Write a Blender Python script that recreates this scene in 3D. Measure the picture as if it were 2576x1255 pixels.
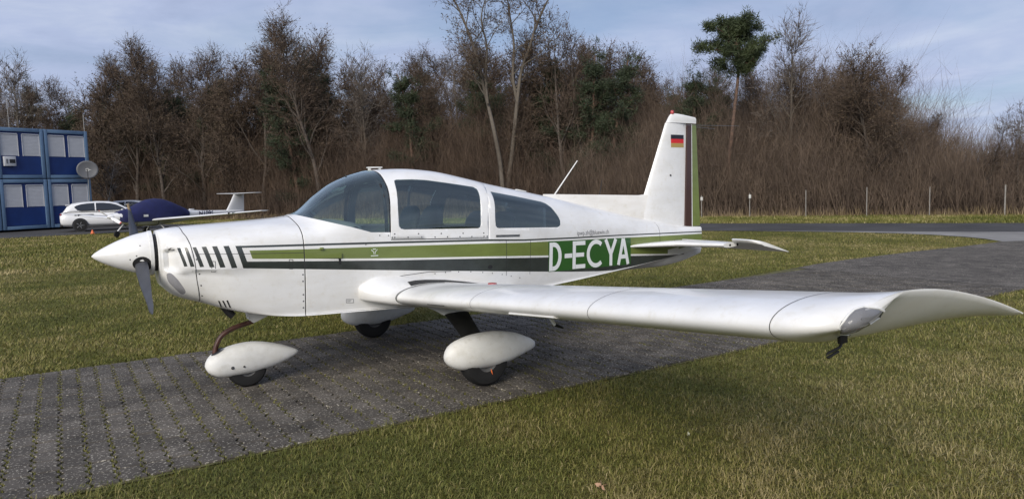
import bpy, bmesh, math, random
import numpy as np
from mathutils import Vector, Matrix
from mathutils.bvhtree import BVHTree

for o in list(bpy.data.objects): bpy.data.objects.remove(o)
SC = bpy.context.scene
COL = SC.collection
PI = math.pi

# ------------------------------------------------------------------ camera
CAM = np.array([-0.18245, -6.45245, 1.64832])
CR = np.array([0.84514911, -0.53368645, -0.03002915])
CU = np.array([0.07058666, 0.05574212, 0.99594696])
CF = np.array([0.52984951, 0.84384334, -0.08478155])
FPX = 1801.30
cam_d = bpy.data.cameras.new('camera'); cam = bpy.data.objects.new('camera', cam_d); COL.objects.link(cam)
cam_d.sensor_fit = 'HORIZONTAL'; cam_d.sensor_width = 36.0; cam_d.lens = 36.0 * FPX / 2576.0
cam_d.clip_start = 0.05; cam_d.clip_end = 3000
mw = Matrix.Identity(4)
for i in range(3):
    mw[i][0] = CR[i]; mw[i][1] = CU[i]; mw[i][2] = -CF[i]; mw[i][3] = CAM[i]
cam.matrix_world = mw
SC.camera = cam

# ------------------------------------------------------------------ sky, sun, exposure
SUN_DIR = Vector((-0.74, -0.58, 0.52)).normalized()      # towards the sun
sun_el = math.asin(SUN_DIR.z); sun_az = math.atan2(SUN_DIR.x, SUN_DIR.y)
W = bpy.data.worlds.new('World'); SC.world = W; W.use_nodes = True
nt = W.node_tree; N = nt.nodes; L = nt.links; N.clear()
def nd(tree, typ, **kw):
    n = tree.nodes.new(typ)
    for k, v in kw.items(): setattr(n, k, v)
    return n
sky = nd(nt, 'ShaderNodeTexSky', sky_type='NISHITA'); sky.sun_disc = False
sky.sun_elevation = sun_el; sky.sun_rotation = sun_az; sky.air_density = 1.0; sky.dust_density = 0.6; sky.ozone_density = 4.0
bg1 = nd(nt, 'ShaderNodeBackground'); bg1.inputs[1].default_value = 0.06
L.new(sky.outputs[0], bg1.inputs[0])
tc = nd(nt, 'ShaderNodeTexCoord'); sp = nd(nt, 'ShaderNodeSeparateXYZ'); L.new(tc.outputs['Generated'], sp.inputs[0])
def mth(tree, op, a, b=None, c=None):
    n = tree.nodes.new('ShaderNodeMath'); n.operation = op
    for i, v in enumerate((a, b, c)):
        if v is None: continue
        if isinstance(v, (int, float)): n.inputs[i].default_value = v
        else: tree.links.new(v, n.inputs[i])
    return n.outputs[0]
zz = mth(nt, 'ADD', mth(nt, 'MAXIMUM', sp.outputs[2], 0.0), 0.10)
cb = nd(nt, 'ShaderNodeCombineXYZ')
L.new(mth(nt, 'DIVIDE', sp.outputs[0], zz), cb.inputs[0]); L.new(mth(nt, 'DIVIDE', sp.outputs[1], zz), cb.inputs[1])
n1 = nd(nt, 'ShaderNodeTexNoise'); n1.inputs['Scale'].default_value = 0.62; n1.inputs['Detail'].default_value = 7; n1.inputs['Roughness'].default_value = 0.52
n1.inputs['Distortion'].default_value = 0.35
L.new(cb.outputs[0], n1.inputs['Vector'])
def ramp(tree, fac, stops):
    r = tree.nodes.new('ShaderNodeValToRGB'); cr = r.color_ramp
    while len(cr.elements) < len(stops): cr.elements.new(0.5)
    for e, (p, c) in zip(cr.elements, stops):
        e.position = p; e.color = (*c, 1) if len(c) == 3 else c
    tree.links.new(fac, r.inputs[0]); return r.outputs[0]
mask = ramp(nt, n1.outputs[0], [(0.34, (0.45,)*3), (0.48, (0.85,)*3), (0.60, (1,)*3)])
n2 = nd(nt, 'ShaderNodeTexNoise'); n2.inputs['Scale'].default_value = 1.1; n2.inputs['Detail'].default_value = 8; n2.inputs['Roughness'].default_value = 0.6
n2.inputs['Distortion'].default_value = 0.6
mp = nd(nt, 'ShaderNodeMapping'); mp.inputs['Location'].default_value = (3.7, 1.9, 0.4); L.new(cb.outputs[0], mp.inputs[0]); L.new(mp.outputs[0], n2.inputs['Vector'])
ccol = ramp(nt, n2.outputs[0], [(0.26, (0.34, 0.40, 0.575)), (0.50, (0.435, 0.50, 0.69)), (0.74, (0.56, 0.615, 0.76))])
bg2 = nd(nt, 'ShaderNodeBackground'); bg2.inputs[1].default_value = 0.80
L.new(ccol, bg2.inputs[0])
mx = nd(nt, 'ShaderNodeMixShader'); L.new(mask, mx.inputs[0]); L.new(bg1.outputs[0], mx.inputs[1]); L.new(bg2.outputs[0], mx.inputs[2])
wo = nd(nt, 'ShaderNodeOutputWorld'); L.new(mx.outputs[0], wo.inputs[0])
sd = bpy.data.lights.new('sun', 'SUN'); sd.energy = 2.45; sd.angle = math.radians(34); sd.color = (1.0, 0.93, 0.83)
so = bpy.data.objects.new('sun', sd); COL.objects.link(so)
so.rotation_euler = (-SUN_DIR).to_track_quat('-Z', 'Y').to_euler()
SC.render.engine = 'CYCLES'
SC.view_settings.view_transform = 'Standard'; SC.view_settings.look = 'None'
SC.view_settings.exposure = 0.5; SC.view_settings.gamma = 1.0; SC.view_settings.use_curve_mapping = False
SC.cycles.max_bounces = 8; SC.cycles.transparent_max_bounces = 24

# ------------------------------------------------------------------ helpers
rng = np.random.default_rng(7)
random.seed(7)
def pix(px, py, depth):
    """world point seen at a photograph pixel (2576 px wide) at a real depth"""
    return CAM + (CR * (px - 1288) / FPX - CU * (py - 627.5) / FPX + CF) * depth
def gpix(px, py, z=0.0):
    d = CR * (px - 1288) / FPX - CU * (py - 627.5) / FPX + CF
    return CAM + d * ((z - CAM[2]) / d[2])
def gdep(px, depth, z=0.0):
    """ground point in the direction of pixel column px at horizontal depth"""
    d = CR * (px - 1288) / FPX + CF
    p = CAM + d * depth; p[2] = z; return p

def new_obj(name, me, parent=None, mats=None):
    o = bpy.data.objects.new(name, me); COL.objects.link(o)
    if parent is not None: o.parent = parent
    if mats:
        for m in (mats if isinstance(mats, (list, tuple)) else [mats]): me.materials.append(m)
    return o
def tag(o, label=None, cat=None, group=None, kind=None):
    if label: o['label'] = label
    if cat: o['category'] = cat
    if group: o['group'] = group
    if kind: o['kind'] = kind
    return o
def empty(name, loc=(0, 0, 0), rz=0.0, label=None, cat=None, group=None):
    o = bpy.data.objects.new(name, None); COL.objects.link(o); o.location = loc; o.rotation_euler = (0, 0, rz)
    o.empty_display_size = 0.3
    return tag(o, label, cat, group)
def copy_tree(o, parent=None):
    c = o.copy(); COL.objects.link(c); c.parent = parent
    for ch in o.children: copy_tree(ch, c)
    return c
def mesh_np(name, V, F, mats=None, parent=None, smooth=False, attr=None):
    V = np.asarray(V, dtype=np.float32); F = np.asarray(F, dtype=np.int32)
    me = bpy.data.meshes.new(name); k = F.shape[1]
    me.vertices.add(len(V)); me.vertices.foreach_set('co', V.ravel())
    me.loops.add(F.size); me.loops.foreach_set('vertex_index', F.ravel())
    me.polygons.add(len(F)); me.polygons.foreach_set('loop_start', np.arange(0, F.size, k, dtype=np.int32))
    if smooth: me.polygons.foreach_set('use_smooth', np.ones(len(F), dtype=bool))
    me.update(calc_edges=True)
    if attr is not None:
        a = me.attributes.new('tint', 'FLOAT', 'POINT'); a.data.foreach_set('value', np.asarray(attr, dtype=np.float32))
    return new_obj(name, me, parent, mats)
def mesh_py(name, V, F, mats=None, parent=None, smooth=False):
    me = bpy.data.meshes.new(name); me.from_pydata([tuple(map(float, v)) for v in V], [], F)
    if smooth:
        for p in me.polygons: p.use_smooth = True
    me.update(); return new_obj(name, me, parent, mats)
def sharp(o, deg=35):
    me = o.data
    for p in me.polygons: p.use_smooth = True
    me.set_sharp_from_angle(angle=math.radians(deg)); return o
def bm_obj(name, bm, mats=None, parent=None, smooth=None):
    me = bpy.data.meshes.new(name); bmesh.ops.recalc_face_normals(bm, faces=bm.faces); bm.to_mesh(me); bm.free()
    o = new_obj(name, me, parent, mats)
    if smooth: sharp(o, smooth)
    return o
def box_bm(bm, c, s, rot=None, bevel=0.0):
    r = bmesh.ops.create_cube(bm, size=1.0); vs = r['verts']
    bmesh.ops.scale(bm, vec=s, verts=vs)
    if bevel > 0:
        es = list({e for v in vs for e in v.link_edges})
        rb = bmesh.ops.bevel(bm, geom=es, offset=bevel, segments=2, profile=0.5, affect='EDGES')
        vs = list({v for f in rb['faces'] for v in f.verts} | {v for v in vs if v.is_valid})
    if rot is not None: bmesh.ops.rotate(bm, cent=(0, 0, 0), matrix=rot, verts=vs)
    bmesh.ops.translate(bm, vec=c, verts=vs); return vs
def box(name, c, s, mat, parent=None, bevel=0.0, rot=None):
    bm = bmesh.new(); box_bm(bm, c, s, rot, bevel)
    return bm_obj(name, bm, mat, parent, 40 if bevel else None)
def frame_of(t):
    t = t / (np.linalg.norm(t) + 1e-12)
    a = np.array([0, 0, 1.0]) if abs(t[2]) < 0.9 else np.array([1.0, 0, 0])
    u = np.cross(a, t); u /= np.linalg.norm(u); return u, np.cross(t, u)
def tube_geo(paths, sides):
    """paths: list of (pts, radii). returns V, quads"""
    V = []; F = []; n0 = 0
    ang = np.arange(sides) * 2 * PI / sides; ca = np.cos(ang); sa = np.sin(ang)
    for pts, rad in paths:
        pts = np.asarray(pts, float); m = len(pts)
        tan = np.gradient(pts, axis=0); tan /= (np.linalg.norm(tan, axis=1, keepdims=True) + 1e-12)
        ref = np.where(np.abs(tan[:, 2:3]) < 0.9, np.array([[0, 0, 1.0]]), np.array([[1.0, 0, 0]]))
        if len(set((np.abs(tan[:, 2]) < 0.9).tolist())) > 1: ref = np.tile(ref[:1], (m, 1))
        u = np.cross(ref, tan); u /= (np.linalg.norm(u, axis=1, keepdims=True) + 1e-12); w = np.cross(tan, u)
        r = np.asarray(rad, float)[:, None, None]
        ring = pts[:, None, :] + r * (u[:, None, :] * ca[None, :, None] + w[:, None, :] * sa[None, :, None])
        V.append(ring.reshape(-1, 3))
        i = np.arange(m - 1)[:, None] * sides + np.arange(sides)[None, :]
        j = np.arange(m - 1)[:, None] * sides + (np.arange(sides)[None, :] + 1) % sides
        F.append((np.stack([i, j, j + sides, i + sides], -1) + n0).reshape(-1, 4)); n0 += m * sides
    return np.concatenate(V), np.concatenate(F)
def tube(name, pts, rad, mat, parent=None, sides=10, caps=True):
    rad = [rad] * len(pts) if isinstance(rad, (int, float)) else rad
    V, F = tube_geo([(pts, rad)], sides); F = [list(map(int, f)) for f in F]
    if caps:
        F.append(list(range(sides))[::-1]); F.append(list(range(len(V) - sides, len(V))))
    o = mesh_py(name, V, F, mat, parent); return sharp(o, 45)
def pchip(xs, ys, q):
    xs = np.asarray(xs, float); ys = np.asarray(ys, float); q = np.asarray(q, float)
    h = np.diff(xs); d = np.diff(ys) / h; n = len(xs); m = np.zeros(n)
    m[0] = d[0]; m[-1] = d[-1]
    for i in range(1, n - 1):
        if d[i-1] * d[i] > 0:
            w1 = 2*h[i] + h[i-1]; w2 = h[i] + 2*h[i-1]; m[i] = (w1 + w2) / (w1/d[i-1] + w2/d[i])
    k = np.clip(np.searchsorted(xs, q) - 1, 0, n - 2); t = (q - xs[k]) / h[k]
    return (2*t**3-3*t**2+1)*ys[k] + (t**3-2*t**2+t)*h[k]*m[k] + (-2*t**3+3*t**2)*ys[k+1] + (t**3-t**2)*h[k]*m[k+1]
def smooth01(a, b, x):
    t = np.clip((x - a) / (b - a), 0, 1); return t * t * (3 - 2 * t)
def catmull(P, per, closed=False):
    P = np.asarray(P, float); out = []
    n = len(P)
    for i in range(n - 1 if not closed else n):
        p1 = P[i]; p2 = P[(i+1) % n]
        p0 = P[i-1] if (i > 0 or closed) else 2*p1 - p2
        p3 = P[(i+2) % n] if (i + 2 < n or closed) else 2*p2 - p1
        for t in np.arange(per) / per:
            out.append(0.5*((2*p1) + (-p0+p2)*t + (2*p0-5*p1+4*p2-p3)*t*t + (-p0+3*p1-3*p2+p3)*t**3))
    if not closed: out.append(P[-1])
    return np.array(out)

# ------------------------------------------------------------------ materials
def material(name, col, rough=0.5, metal=0.0, var=0.0, vscale=5.0, bump=0.0, bscale=40.0, spec=0.5, coat=0.0, col2=None, v_lo=0.35, v_hi=0.65, detail=5.0, rvar=0.0):
    m = bpy.data.materials.new(name); m.use_nodes = True; t = m.node_tree
    b = t.nodes['Principled BSDF']
    b.inputs['Base Color'].default_value = (*col, 1); b.inputs['Roughness'].default_value = rough; b.inputs['Metallic'].default_value = metal
    b.inputs['Specular IOR Level'].default_value = spec
    if coat: b.inputs['Coat Weight'].default_value = coat; b.inputs['Coat Roughness'].default_value = 0.08
    if var or col2 or bump or rvar:
        c = t.nodes.new('ShaderNodeTexCoord')
        n = t.nodes.new('ShaderNodeTexNoise'); n.inputs['Scale'].default_value = vscale; n.inputs['Detail'].default_value = detail; n.inputs['Roughness'].default_value = 0.6
        t.links.new(c.outputs['Object'], n.inputs['Vector'])
        if col2 is None: col2 = tuple(max(0, x * (1 - var)) for x in col)
        t.links.new(ramp(t, n.outputs[0], [(v_lo, col2), (v_hi, col)]), b.inputs['Base Color'])
        if rvar:
            t.links.new(mth(t, 'MULTIPLY_ADD', n.outputs[0], rvar, rough - rvar*0.5), b.inputs['Roughness'])
        if bump:
            n3 = t.nodes.new('ShaderNodeTexNoise'); n3.inputs['Scale'].default_value = bscale; n3.inputs['Detail'].default_value = 6
            t.links.new(c.outputs['Object'], n3.inputs['Vector'])
            bp = t.nodes.new('ShaderNodeBump'); bp.inputs['Strength'].default_value = bump; bp.inputs['Distance'].default_value = 0.02
            t.links.new(n3.outputs[0], bp.inputs['Height']); t.links.new(bp.outputs[0], b.inputs['Normal'])
    return m
def glass_mat(name, tint, refl=0.06, rough=0.0):
    m = bpy.data.materials.new(name); m.use_nodes = True; t = m.node_tree; t.nodes.clear()
    tr = nd(t, 'ShaderNodeBsdfTransparent'); tr.inputs[0].default_value = (*tint, 1)
    gl = nd(t, 'ShaderNodeBsdfGlossy'); gl.inputs[0].default_value = (.88, 1, .97, 1); gl.inputs[1].default_value = rough
    fr = nd(t, 'ShaderNodeFresnel'); fr.inputs[0].default_value = 1.5
    fac = mth(t, 'MINIMUM', mth(t, 'MULTIPLY_ADD', fr.outputs[0], 1.5, refl), 1.0)
    mx = nd(t, 'ShaderNodeMixShader'); t.links.new(fac, mx.inputs[0]); t.links.new(tr.outputs[0], mx.inputs[1]); t.links.new(gl.outputs[0], mx.inputs[2])
    o = nd(t, 'ShaderNodeOutputMaterial'); t.links.new(mx.outputs[0], o.inputs[0]); return m
# ------------------------------------------------------------------ main aeroplane: fuselage loft
# half section control points (y, z): top, .., shoulder, side, .., bottom corner, bottom centre
FUS = {
 0.455: [(0,1.395),(.075,1.388),(.145,1.355),(.20,1.30),(.235,1.22),(.24,1.14),(.225,1.06),(.17,1.0),(.10,.97),(0,.96)],
 0.55:  [(0,1.412),(.12,1.407),(.22,1.38),(.30,1.33),(.345,1.24),(.355,1.14),(.335,1.02),(.27,.93),(.16,.88),(0,.865)],
 0.75:  [(0,1.424),(.14,1.42),(.27,1.395),(.36,1.345),(.415,1.26),(.43,1.14),(.41,.98),(.345,.855),(.22,.80),(0,.785)],
 1.00:  [(0,1.434),(.16,1.43),(.31,1.405),(.41,1.355),(.475,1.27),(.49,1.14),(.475,.93),(.425,.76),(.33,.71),(0,.695)],
 1.25:  [(0,1.445),(.17,1.44),(.34,1.41),(.45,1.355),(.515,1.275),(.525,1.13),(.505,.9),(.47,.695),(.41,.66),(0,.65)],
 1.50:  [(0,1.463),(.14,1.458),(.36,1.405),(.47,1.355),(.53,1.28),(.54,1.12),(.52,.9),(.487,.67),(.45,.635),(0,.63)],
 1.62:  [(0,1.505),(.16,1.493),(.34,1.432),(.46,1.37),(.53,1.285),(.545,1.12),(.525,.9),(.49,.665),(.455,.63),(0,.625)],
 1.80:  [(0,1.652),(.2,1.622),(.37,1.525),(.47,1.43),(.535,1.31),(.55,1.12),(.53,.9),(.495,.66),(.46,.625),(0,.62)],
 1.96:  [(0,1.757),(.22,1.722),(.39,1.61),(.485,1.50),(.545,1.335),(.555,1.12),(.535,.9),(.50,.655),(.465,.62),(0,.615)],
 2.12:  [(0,1.822),(.24,1.782),(.41,1.668),(.505,1.545),(.552,1.36),(.56,1.12),(.54,.9),(.505,.65),(.47,.615),(0,.61)],
 2.30:  [(0,1.860),(.26,1.823),(.43,1.712),(.522,1.585),(.558,1.40),(.565,1.13),(.545,.9),(.51,.645),(.475,.61),(0,.605)],
 2.60:  [(0,1.868),(.28,1.832),(.45,1.72),(.535,1.59),(.566,1.40),(.57,1.13),(.55,.9),(.515,.64),(.48,.605),(0,.60)],
 2.85:  [(0,1.85),(.28,1.814),(.45,1.706),(.537,1.58),(.567,1.395),(.57,1.13),(.55,.9),(.515,.64),(.48,.605),(0,.60)],
 3.25:  [(0,1.772),(.275,1.737),(.44,1.648),(.532,1.54),(.565,1.375),(.57,1.13),(.55,.9),(.515,.64),(.48,.605),(0,.60)],
 3.50:  [(0,1.713),(.26,1.68),(.415,1.598),(.502,1.50),(.538,1.35),(.545,1.12),(.525,.9),(.49,.645),(.455,.61),(0,.602)],
 4.20:  [(0,1.573),(.19,1.545),(.31,1.475),(.385,1.385),(.425,1.26),(.432,1.08),(.42,.88),(.40,.67),(.37,.635),(0,.615)],
 5.04:  [(0,1.387),(.125,1.365),(.205,1.315),(.255,1.25),(.288,1.16),(.298,1.03),(.295,.89),(.285,.71),(.26,.685),(0,.648)],
 5.97:  [(0,1.187),(.06,1.178),(.10,1.155),(.13,1.12),(.150,1.06),(.157,.99),(.157,.90),(.15,.765),(.12,.74),(0,.640)],
 6.35:  [(0,1.125),(.03,1.12),(.055,1.108),(.075,1.085),(.087,1.04),(.093,.98),(.093,.92),(.088,.80),(.07,.775),(0,.675)],
 6.71:  [(0,1.092),(.01,1.09),(.02,1.083),(.028,1.07),(.031,1.03),(.033,.98),(.033,.93),(.03,.85),(.025,.82),(0,.755)],
}
def fus_grid():
    xs = sorted(FUS); C = np.array([FUS[x] for x in xs])          # S,10,2
    q = np.unique(np.round(np.concatenate([np.arange(.455, 2.4, .02), np.arange(2.4, 6.71, .035), [1.5, 6.71]]), 4))
    A = np.zeros((len(q), 10, 2))
    for i in range(10):
        for k in range(2): A[:, i, k] = pchip(xs, C[:, i, k], q)
    rows = []
    for a, x in zip(A, q):
        full = np.vstack([a, (a[1:-1] * [-1, 1])[::-1]])          # closed ring, y>0 first
        ring = catmull(full, 6, closed=True)
        y = ring[:, 0].copy(); z = ring[:, 1]
        sgn = np.sign(y); ay = np.abs(y)
        # cheek bulge along the cowl and the recessed air inlet at the nose
        band = smooth01(1.062, 1.082, z) * (1 - smooth01(1.29, 1.40, z))
        ay = ay + 0.028 * band * smooth01(.545, .60, x) * (1 - smooth01(.85, 1.35, x)) * (ay > .12)
        rec = smooth01(1.075, 1.11, z) * (1 - smooth01(1.235, 1.26, z)) * smooth01(.47, .52, x) * (1 - smooth01(.545, .568, x)) * (ay > .12)
        ay = ay - 0.066 * rec
        rows.append(np.column_stack([np.full(len(ring), x), sgn * ay, z]))
    return q, np.array(rows)
def fus_bm():
    q, G = fus_grid(); n, m, _ = G.shape
    bm = bmesh.new(); vs = [[bm.verts.new(G[i, j]) for j in range(m)] for i in range(n)]
    for i in range(n - 1):
        for j in range(m):
            f = bm.faces.new((vs[i][j], vs[i+1][j], vs[i+1][(j+1) % m], vs[i][(j+1) % m])); f.smooth = True
    bm.faces.new([vs[0][j] for j in range(m)]); bm.faces.new([vs[-1][j] for j in range(m)][::-1])
    bmesh.ops.recalc_face_normals(bm, faces=bm.faces)
    return bm
# ------------------------------------------------------------------ aeroplane materials
M_white = material('white_paint', (0.80, 0.80, 0.785), 0.32, var=0.12, vscale=2.2, coat=0.35, v_lo=0.30, v_hi=0.62, rvar=0.2, detail=9, bump=.04, bscale=3.5)
M_cream = material('cream_paint', (0.80, 0.78, 0.73), 0.38, var=0.06, vscale=2.0, coat=0.2)
M_dull = material('scuffed_white_paint', (0.75, 0.75, 0.72), 0.5, var=0.12, vscale=6, v_lo=0.3, v_hi=0.55)
M_green = material('olive_green_paint', (0.175, 0.220, 0.055), 0.34, var=0.16, vscale=2.4, coat=0.3)
M_dgreen = material('deep_green_film', (0.030, 0.110, 0.022), 0.30, var=0.10, vscale=2.0, coat=0.4)
M_dark = material('black_green_stripe_paint', (0.046, 0.055, 0.050), 0.34, var=0.35, vscale=5.5, coat=0.3)
M_rbrown = material('dark_brown_paint', (0.055, 0.024, 0.018), 0.33, var=0.12, vscale=3, coat=0.3)
M_line = material('seam_shadow', (0.035, 0.035, 0.035), 0.8)
M_black = material('matt_black', (0.012, 0.012, 0.013), 0.6)
M_rubber = material('tyre_rubber', (0.008, 0.008, 0.008), 0.8, var=0.4, vscale=12)
M_lining = material('dark_cabin_lining', (0.22, 0.235, 0.25), 0.8, var=0.2, vscale=4)
M_seat = material('navy_seat_fabric', (0.022, 0.027, 0.038), 0.7, var=0.3, vscale=9, bump=0.2, bscale=120)
M_glass = glass_mat('tinted_canopy_glass', (0.83, 0.95, 0.91), 0.07)
M_lens = glass_mat('smoked_lens', (0.62, 0.61, 0.60), 0.05, 0.22)
M_cloudy = bpy.data.materials.new('cloudy_lens'); M_cloudy.use_nodes = True
_b = M_cloudy.node_tree.nodes['Principled BSDF']; _b.inputs['Base Color'].default_value = (.26, .26, .27, 1); _b.inputs['Alpha'].default_value = .55; _b.inputs['Roughness'].default_value = .12
M_steel = material('dull_steel', (0.30, 0.30, 0.30), 0.4, metal=0.9, var=0.3, vscale=20)
M_rim = material('dirty_wheel_rim', (0.10, 0.10, 0.10), 0.6, var=0.4, vscale=20)
M_screw = material('screw_head', (0.13, 0.13, 0.13), 0.5, metal=0.6)
M_brownst = material('brown_coated_tube', (0.085, 0.032, 0.020), 0.45, var=0.45, vscale=18)
M_leg = material('black_gear_leg', (0.018, 0.018, 0.017), 0.5, var=0.4, vscale=14)
M_redpl = material('red_plastic', (0.36, 0.012, 0.012), 0.25, coat=0.4)
M_prop = material('grey_prop_paint', (0.050, 0.053, 0.062), 0.45, var=0.25, vscale=10)
M_proptip = material('worn_yellow_tip', (0.52, 0.32, 0.10), 0.45, var=0.25, vscale=16)
M_flagb = material('flag_black', (0.014, 0.014, 0.02), 0.4); M_flagr = material('flag_red', (0.62, 0.016, 0.02), 0.4); M_flagg = material('flag_gold', (0.42, 0.29, 0.09), 0.4)
M_walk = material('grip_walkway', (0.045, 0.045, 0.045), 0.9, var=0.4, vscale=40, bump=0.4, bscale=300)
M_text = material('grey_lettering', (0.12, 0.12, 0.13), 0.5)
M_lettw = material('white_letter_film', (0.80, 0.82, 0.80), 0.35)
M_lampg = material('grey_lamp_glass', (0.33, 0.33, 0.35), 0.18, var=0.2, vscale=12, coat=0.6)
M_lampd = material('lamp_housing_grey', (0.16, 0.16, 0.16), 0.4, var=0.3, vscale=14)
M_orange = material('orange_tag', (0.75, 0.16, 0.03), 0.5)

def grime(m, amt=.90, scl=(2.2, 2.2, 9.0), fine=.94):
    t = m.node_tree; b = t.nodes['Principled BSDF']; src = b.inputs['Base Color'].links[0].from_socket
    c = t.nodes.new('ShaderNodeTexCoord'); mp_ = t.nodes.new('ShaderNodeMapping'); mp_.inputs['Scale'].default_value = scl; t.links.new(c.outputs['Object'], mp_.inputs[0])
    for sc_, lo, a_, b_ in ((1.0, amt, .30, .58), (14.0, fine, .33, .45)):
        n_ = t.nodes.new('ShaderNodeTexNoise'); n_.inputs['Scale'].default_value = sc_; n_.inputs['Detail'].default_value = 9; n_.inputs['Roughness'].default_value = .65
        t.links.new(mp_.outputs[0] if sc_ < 2 else c.outputs['Object'], n_.inputs['Vector'])
        mx_ = t.nodes.new('ShaderNodeMix'); mx_.data_type = 'RGBA'; mx_.blend_type = 'MULTIPLY'; mx_.inputs[0].default_value = 1
        t.links.new(src, mx_.inputs[6]); t.links.new(ramp(t, n_.outputs[0], [(a_, (lo, lo*.985, lo*.95)), (b_, (1, 1, 1))]), mx_.inputs[7]); src = mx_.outputs[2]
    t.links.new(src, b.inputs['Base Color'])
grime(M_white, .93); grime(M_dull, .90, (5, 5, 9), .90); grime(M_green, .86); grime(M_dark, .75, (3, 3, 3), .8); grime(M_cream)
# ------------------------------------------------------------------ cutting the skin into panels and paint
bm = fus_bm()
BV = BVHTree.FromBMesh(bm)
QX, GR = fus_grid()
def side_pt(x, z, side=-1, off=0.0):
    l, n, i, d = BV.ray_cast(Vector((x, 4.0 * side, z)), Vector((0, -side, 0)))
    if l is None:
        l, n, i, d = BV.find_nearest(Vector((x, 0.3 * side, z)))
    if n.y * side < 0: n = -n
    return np.array(l + n * off), np.array(n)
ly_m = bm.faces.layers.int.new('pm'); ly_p = bm.faces.layers.int.new('pp')
def in_poly(x, z, P):
    c = False; n = len(P); j = n - 1
    for i in range(n):
        if ((P[i][1] > z) != (P[j][1] > z)) and (x < (P[j][0]-P[i][0]) * (z-P[i][1]) / (P[j][1]-P[i][1]) + P[i][0]): c = not c
        j = i
    return c
def cut(P, mat=None, part=None):
    x0 = min(p[0] for p in P) - .004; x1 = max(p[0] for p in P) + .004; z0 = min(p[1] for p in P) - .004; z1 = max(p[1] for p in P) + .004
    fs = []
    for f in bm.faces:
        xs = [v.co.x for v in f.verts]
        if min(xs) > x1 or max(xs) < x0: continue
        zs = [v.co.z for v in f.verts]
        if min(zs) > z1 or max(zs) < z0 or len(f.verts) > 60: continue
        fs.append(f)
    n = len(P)
    for i in range(n):
        a = P[i]; b = P[(i+1) % n]; dx = b[0]-a[0]; dz = b[1]-a[1]
        ll = math.hypot(dx, dz)
        if ll < 1e-6: continue
        ge = set(fs)
        for f in fs: ge.update(f.edges); ge.update(f.verts)
        r = bmesh.ops.bisect_plane(bm, geom=list(ge), dist=1e-5, plane_co=(a[0], 0, a[1]), plane_no=(dz/ll, 0, -dx/ll))
        fs = list({g for g in r['geom'] if isinstance(g, bmesh.types.BMFace) and g.is_valid} | {f for f in fs if f.is_valid})
    for f in fs:
        c = f.calc_center_median()
        if in_poly(c.x, c.z, P):
            if mat is not None: f[ly_m] = mat
            if part is not None: f[ly_p] = part
def band(xs, top, bot, mat):
    """a stripe between two (x,z) polylines, cut cell by cell"""
    tz = np.interp(xs, [p[0] for p in top], [p[1] for p in top]); bz = np.interp(xs, [p[0] for p in bot], [p[1] for p in bot])
    for i in range(len(xs) - 1):
        cut([(xs[i], tz[i]), (xs[i+1], tz[i+1]), (xs[i+1], bz[i+1]), (xs[i], bz[i])], mat)
def roundpoly(P, r=0.25, n=4):
    out = []; m = len(P)
    for i in range(m):
        a = np.array(P[i-1]); b = np.array(P[i]); c = np.array(P[(i+1) % m])
        p = b + (a-b) * r; q = b + (c-b) * r
        for t in np.linspace(0, 1, n): out.append(tuple((1-t)**2*p + 2*t*(1-t)*b + t*t*q))
    return out
# parts first: 1 cowling, 2 nose bowl, 3 canopy, 4 windscreen, 5 canopy window, 6 rear window, 7 landing lamp
for f in bm.faces:
    if f.calc_center_median().x < 1.5: f[ly_p] = 1
BOWL = [(1.45, .618), (1.38, .625), (1.345, .641), (1.287, .657), (1.223, .668), (1.138, .678), (1.0, .689), (.91, .703), (.80, .72), (.7, .735)]
cut([(.40, 1.5)] + [(x, z) for z, x in [(1.5, .615)] + BOWL] + [(.40, .7)], None, 2)
CANO = [(2.262, 1.236), (2.275, 1.467), (2.291, 1.614), (2.30, 1.70), (2.302, 1.95), (3.37, 1.95), (3.37, 1.713), (3.352, 1.68), (3.30, 1.59), (3.268, 1.457), (3.252, 1.187)]
cut(CANO, None, 3)
cut([(1.545, 1.482), (1.637, 1.447), (1.741, 1.412), (1.90, 1.366), (2.06, 1.315), (2.085, 1.306), (2.252, 1.297), (2.264, 1.467), (2.279, 1.614), (2.287, 1.70), (2.288, 1.95), (1.545, 1.95)], None, 4)
cut([(2.380,1.735),(2.388,1.751),(2.408,1.759),(2.555,1.759),(2.69,1.750),(2.824,1.730),(3.042,1.697),(3.185,1.674),(3.212,1.655),(3.213,1.63),(3.192,1.526),(3.178,1.40),(3.173,1.318),(3.163,1.293),(3.140,1.284),(2.806,1.297),(2.394,1.314),(2.362,1.322),(2.346,1.345),(2.346,1.495),(2.359,1.618)], None, 5)
cut([(3.372,1.624),(3.694,1.568),(4.03,1.503),(4.085,1.483),(4.135,1.440),(4.195,1.345),(4.212,1.30),(4.208,1.262),(4.19,1.242),(4.16,1.234),(3.80,1.252),(3.375,1.272),(3.353,1.279),(3.340,1.30),(3.338,1.35),(3.346,1.454)], None, 6)
cut(roundpoly([(.487,1.062),(.515,1.076),(.562,1.016),(.618,.915),(.608,.888),(.585,.888),(.535,.95),(.497,1.0)], .35, 3), None, 7)
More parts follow.
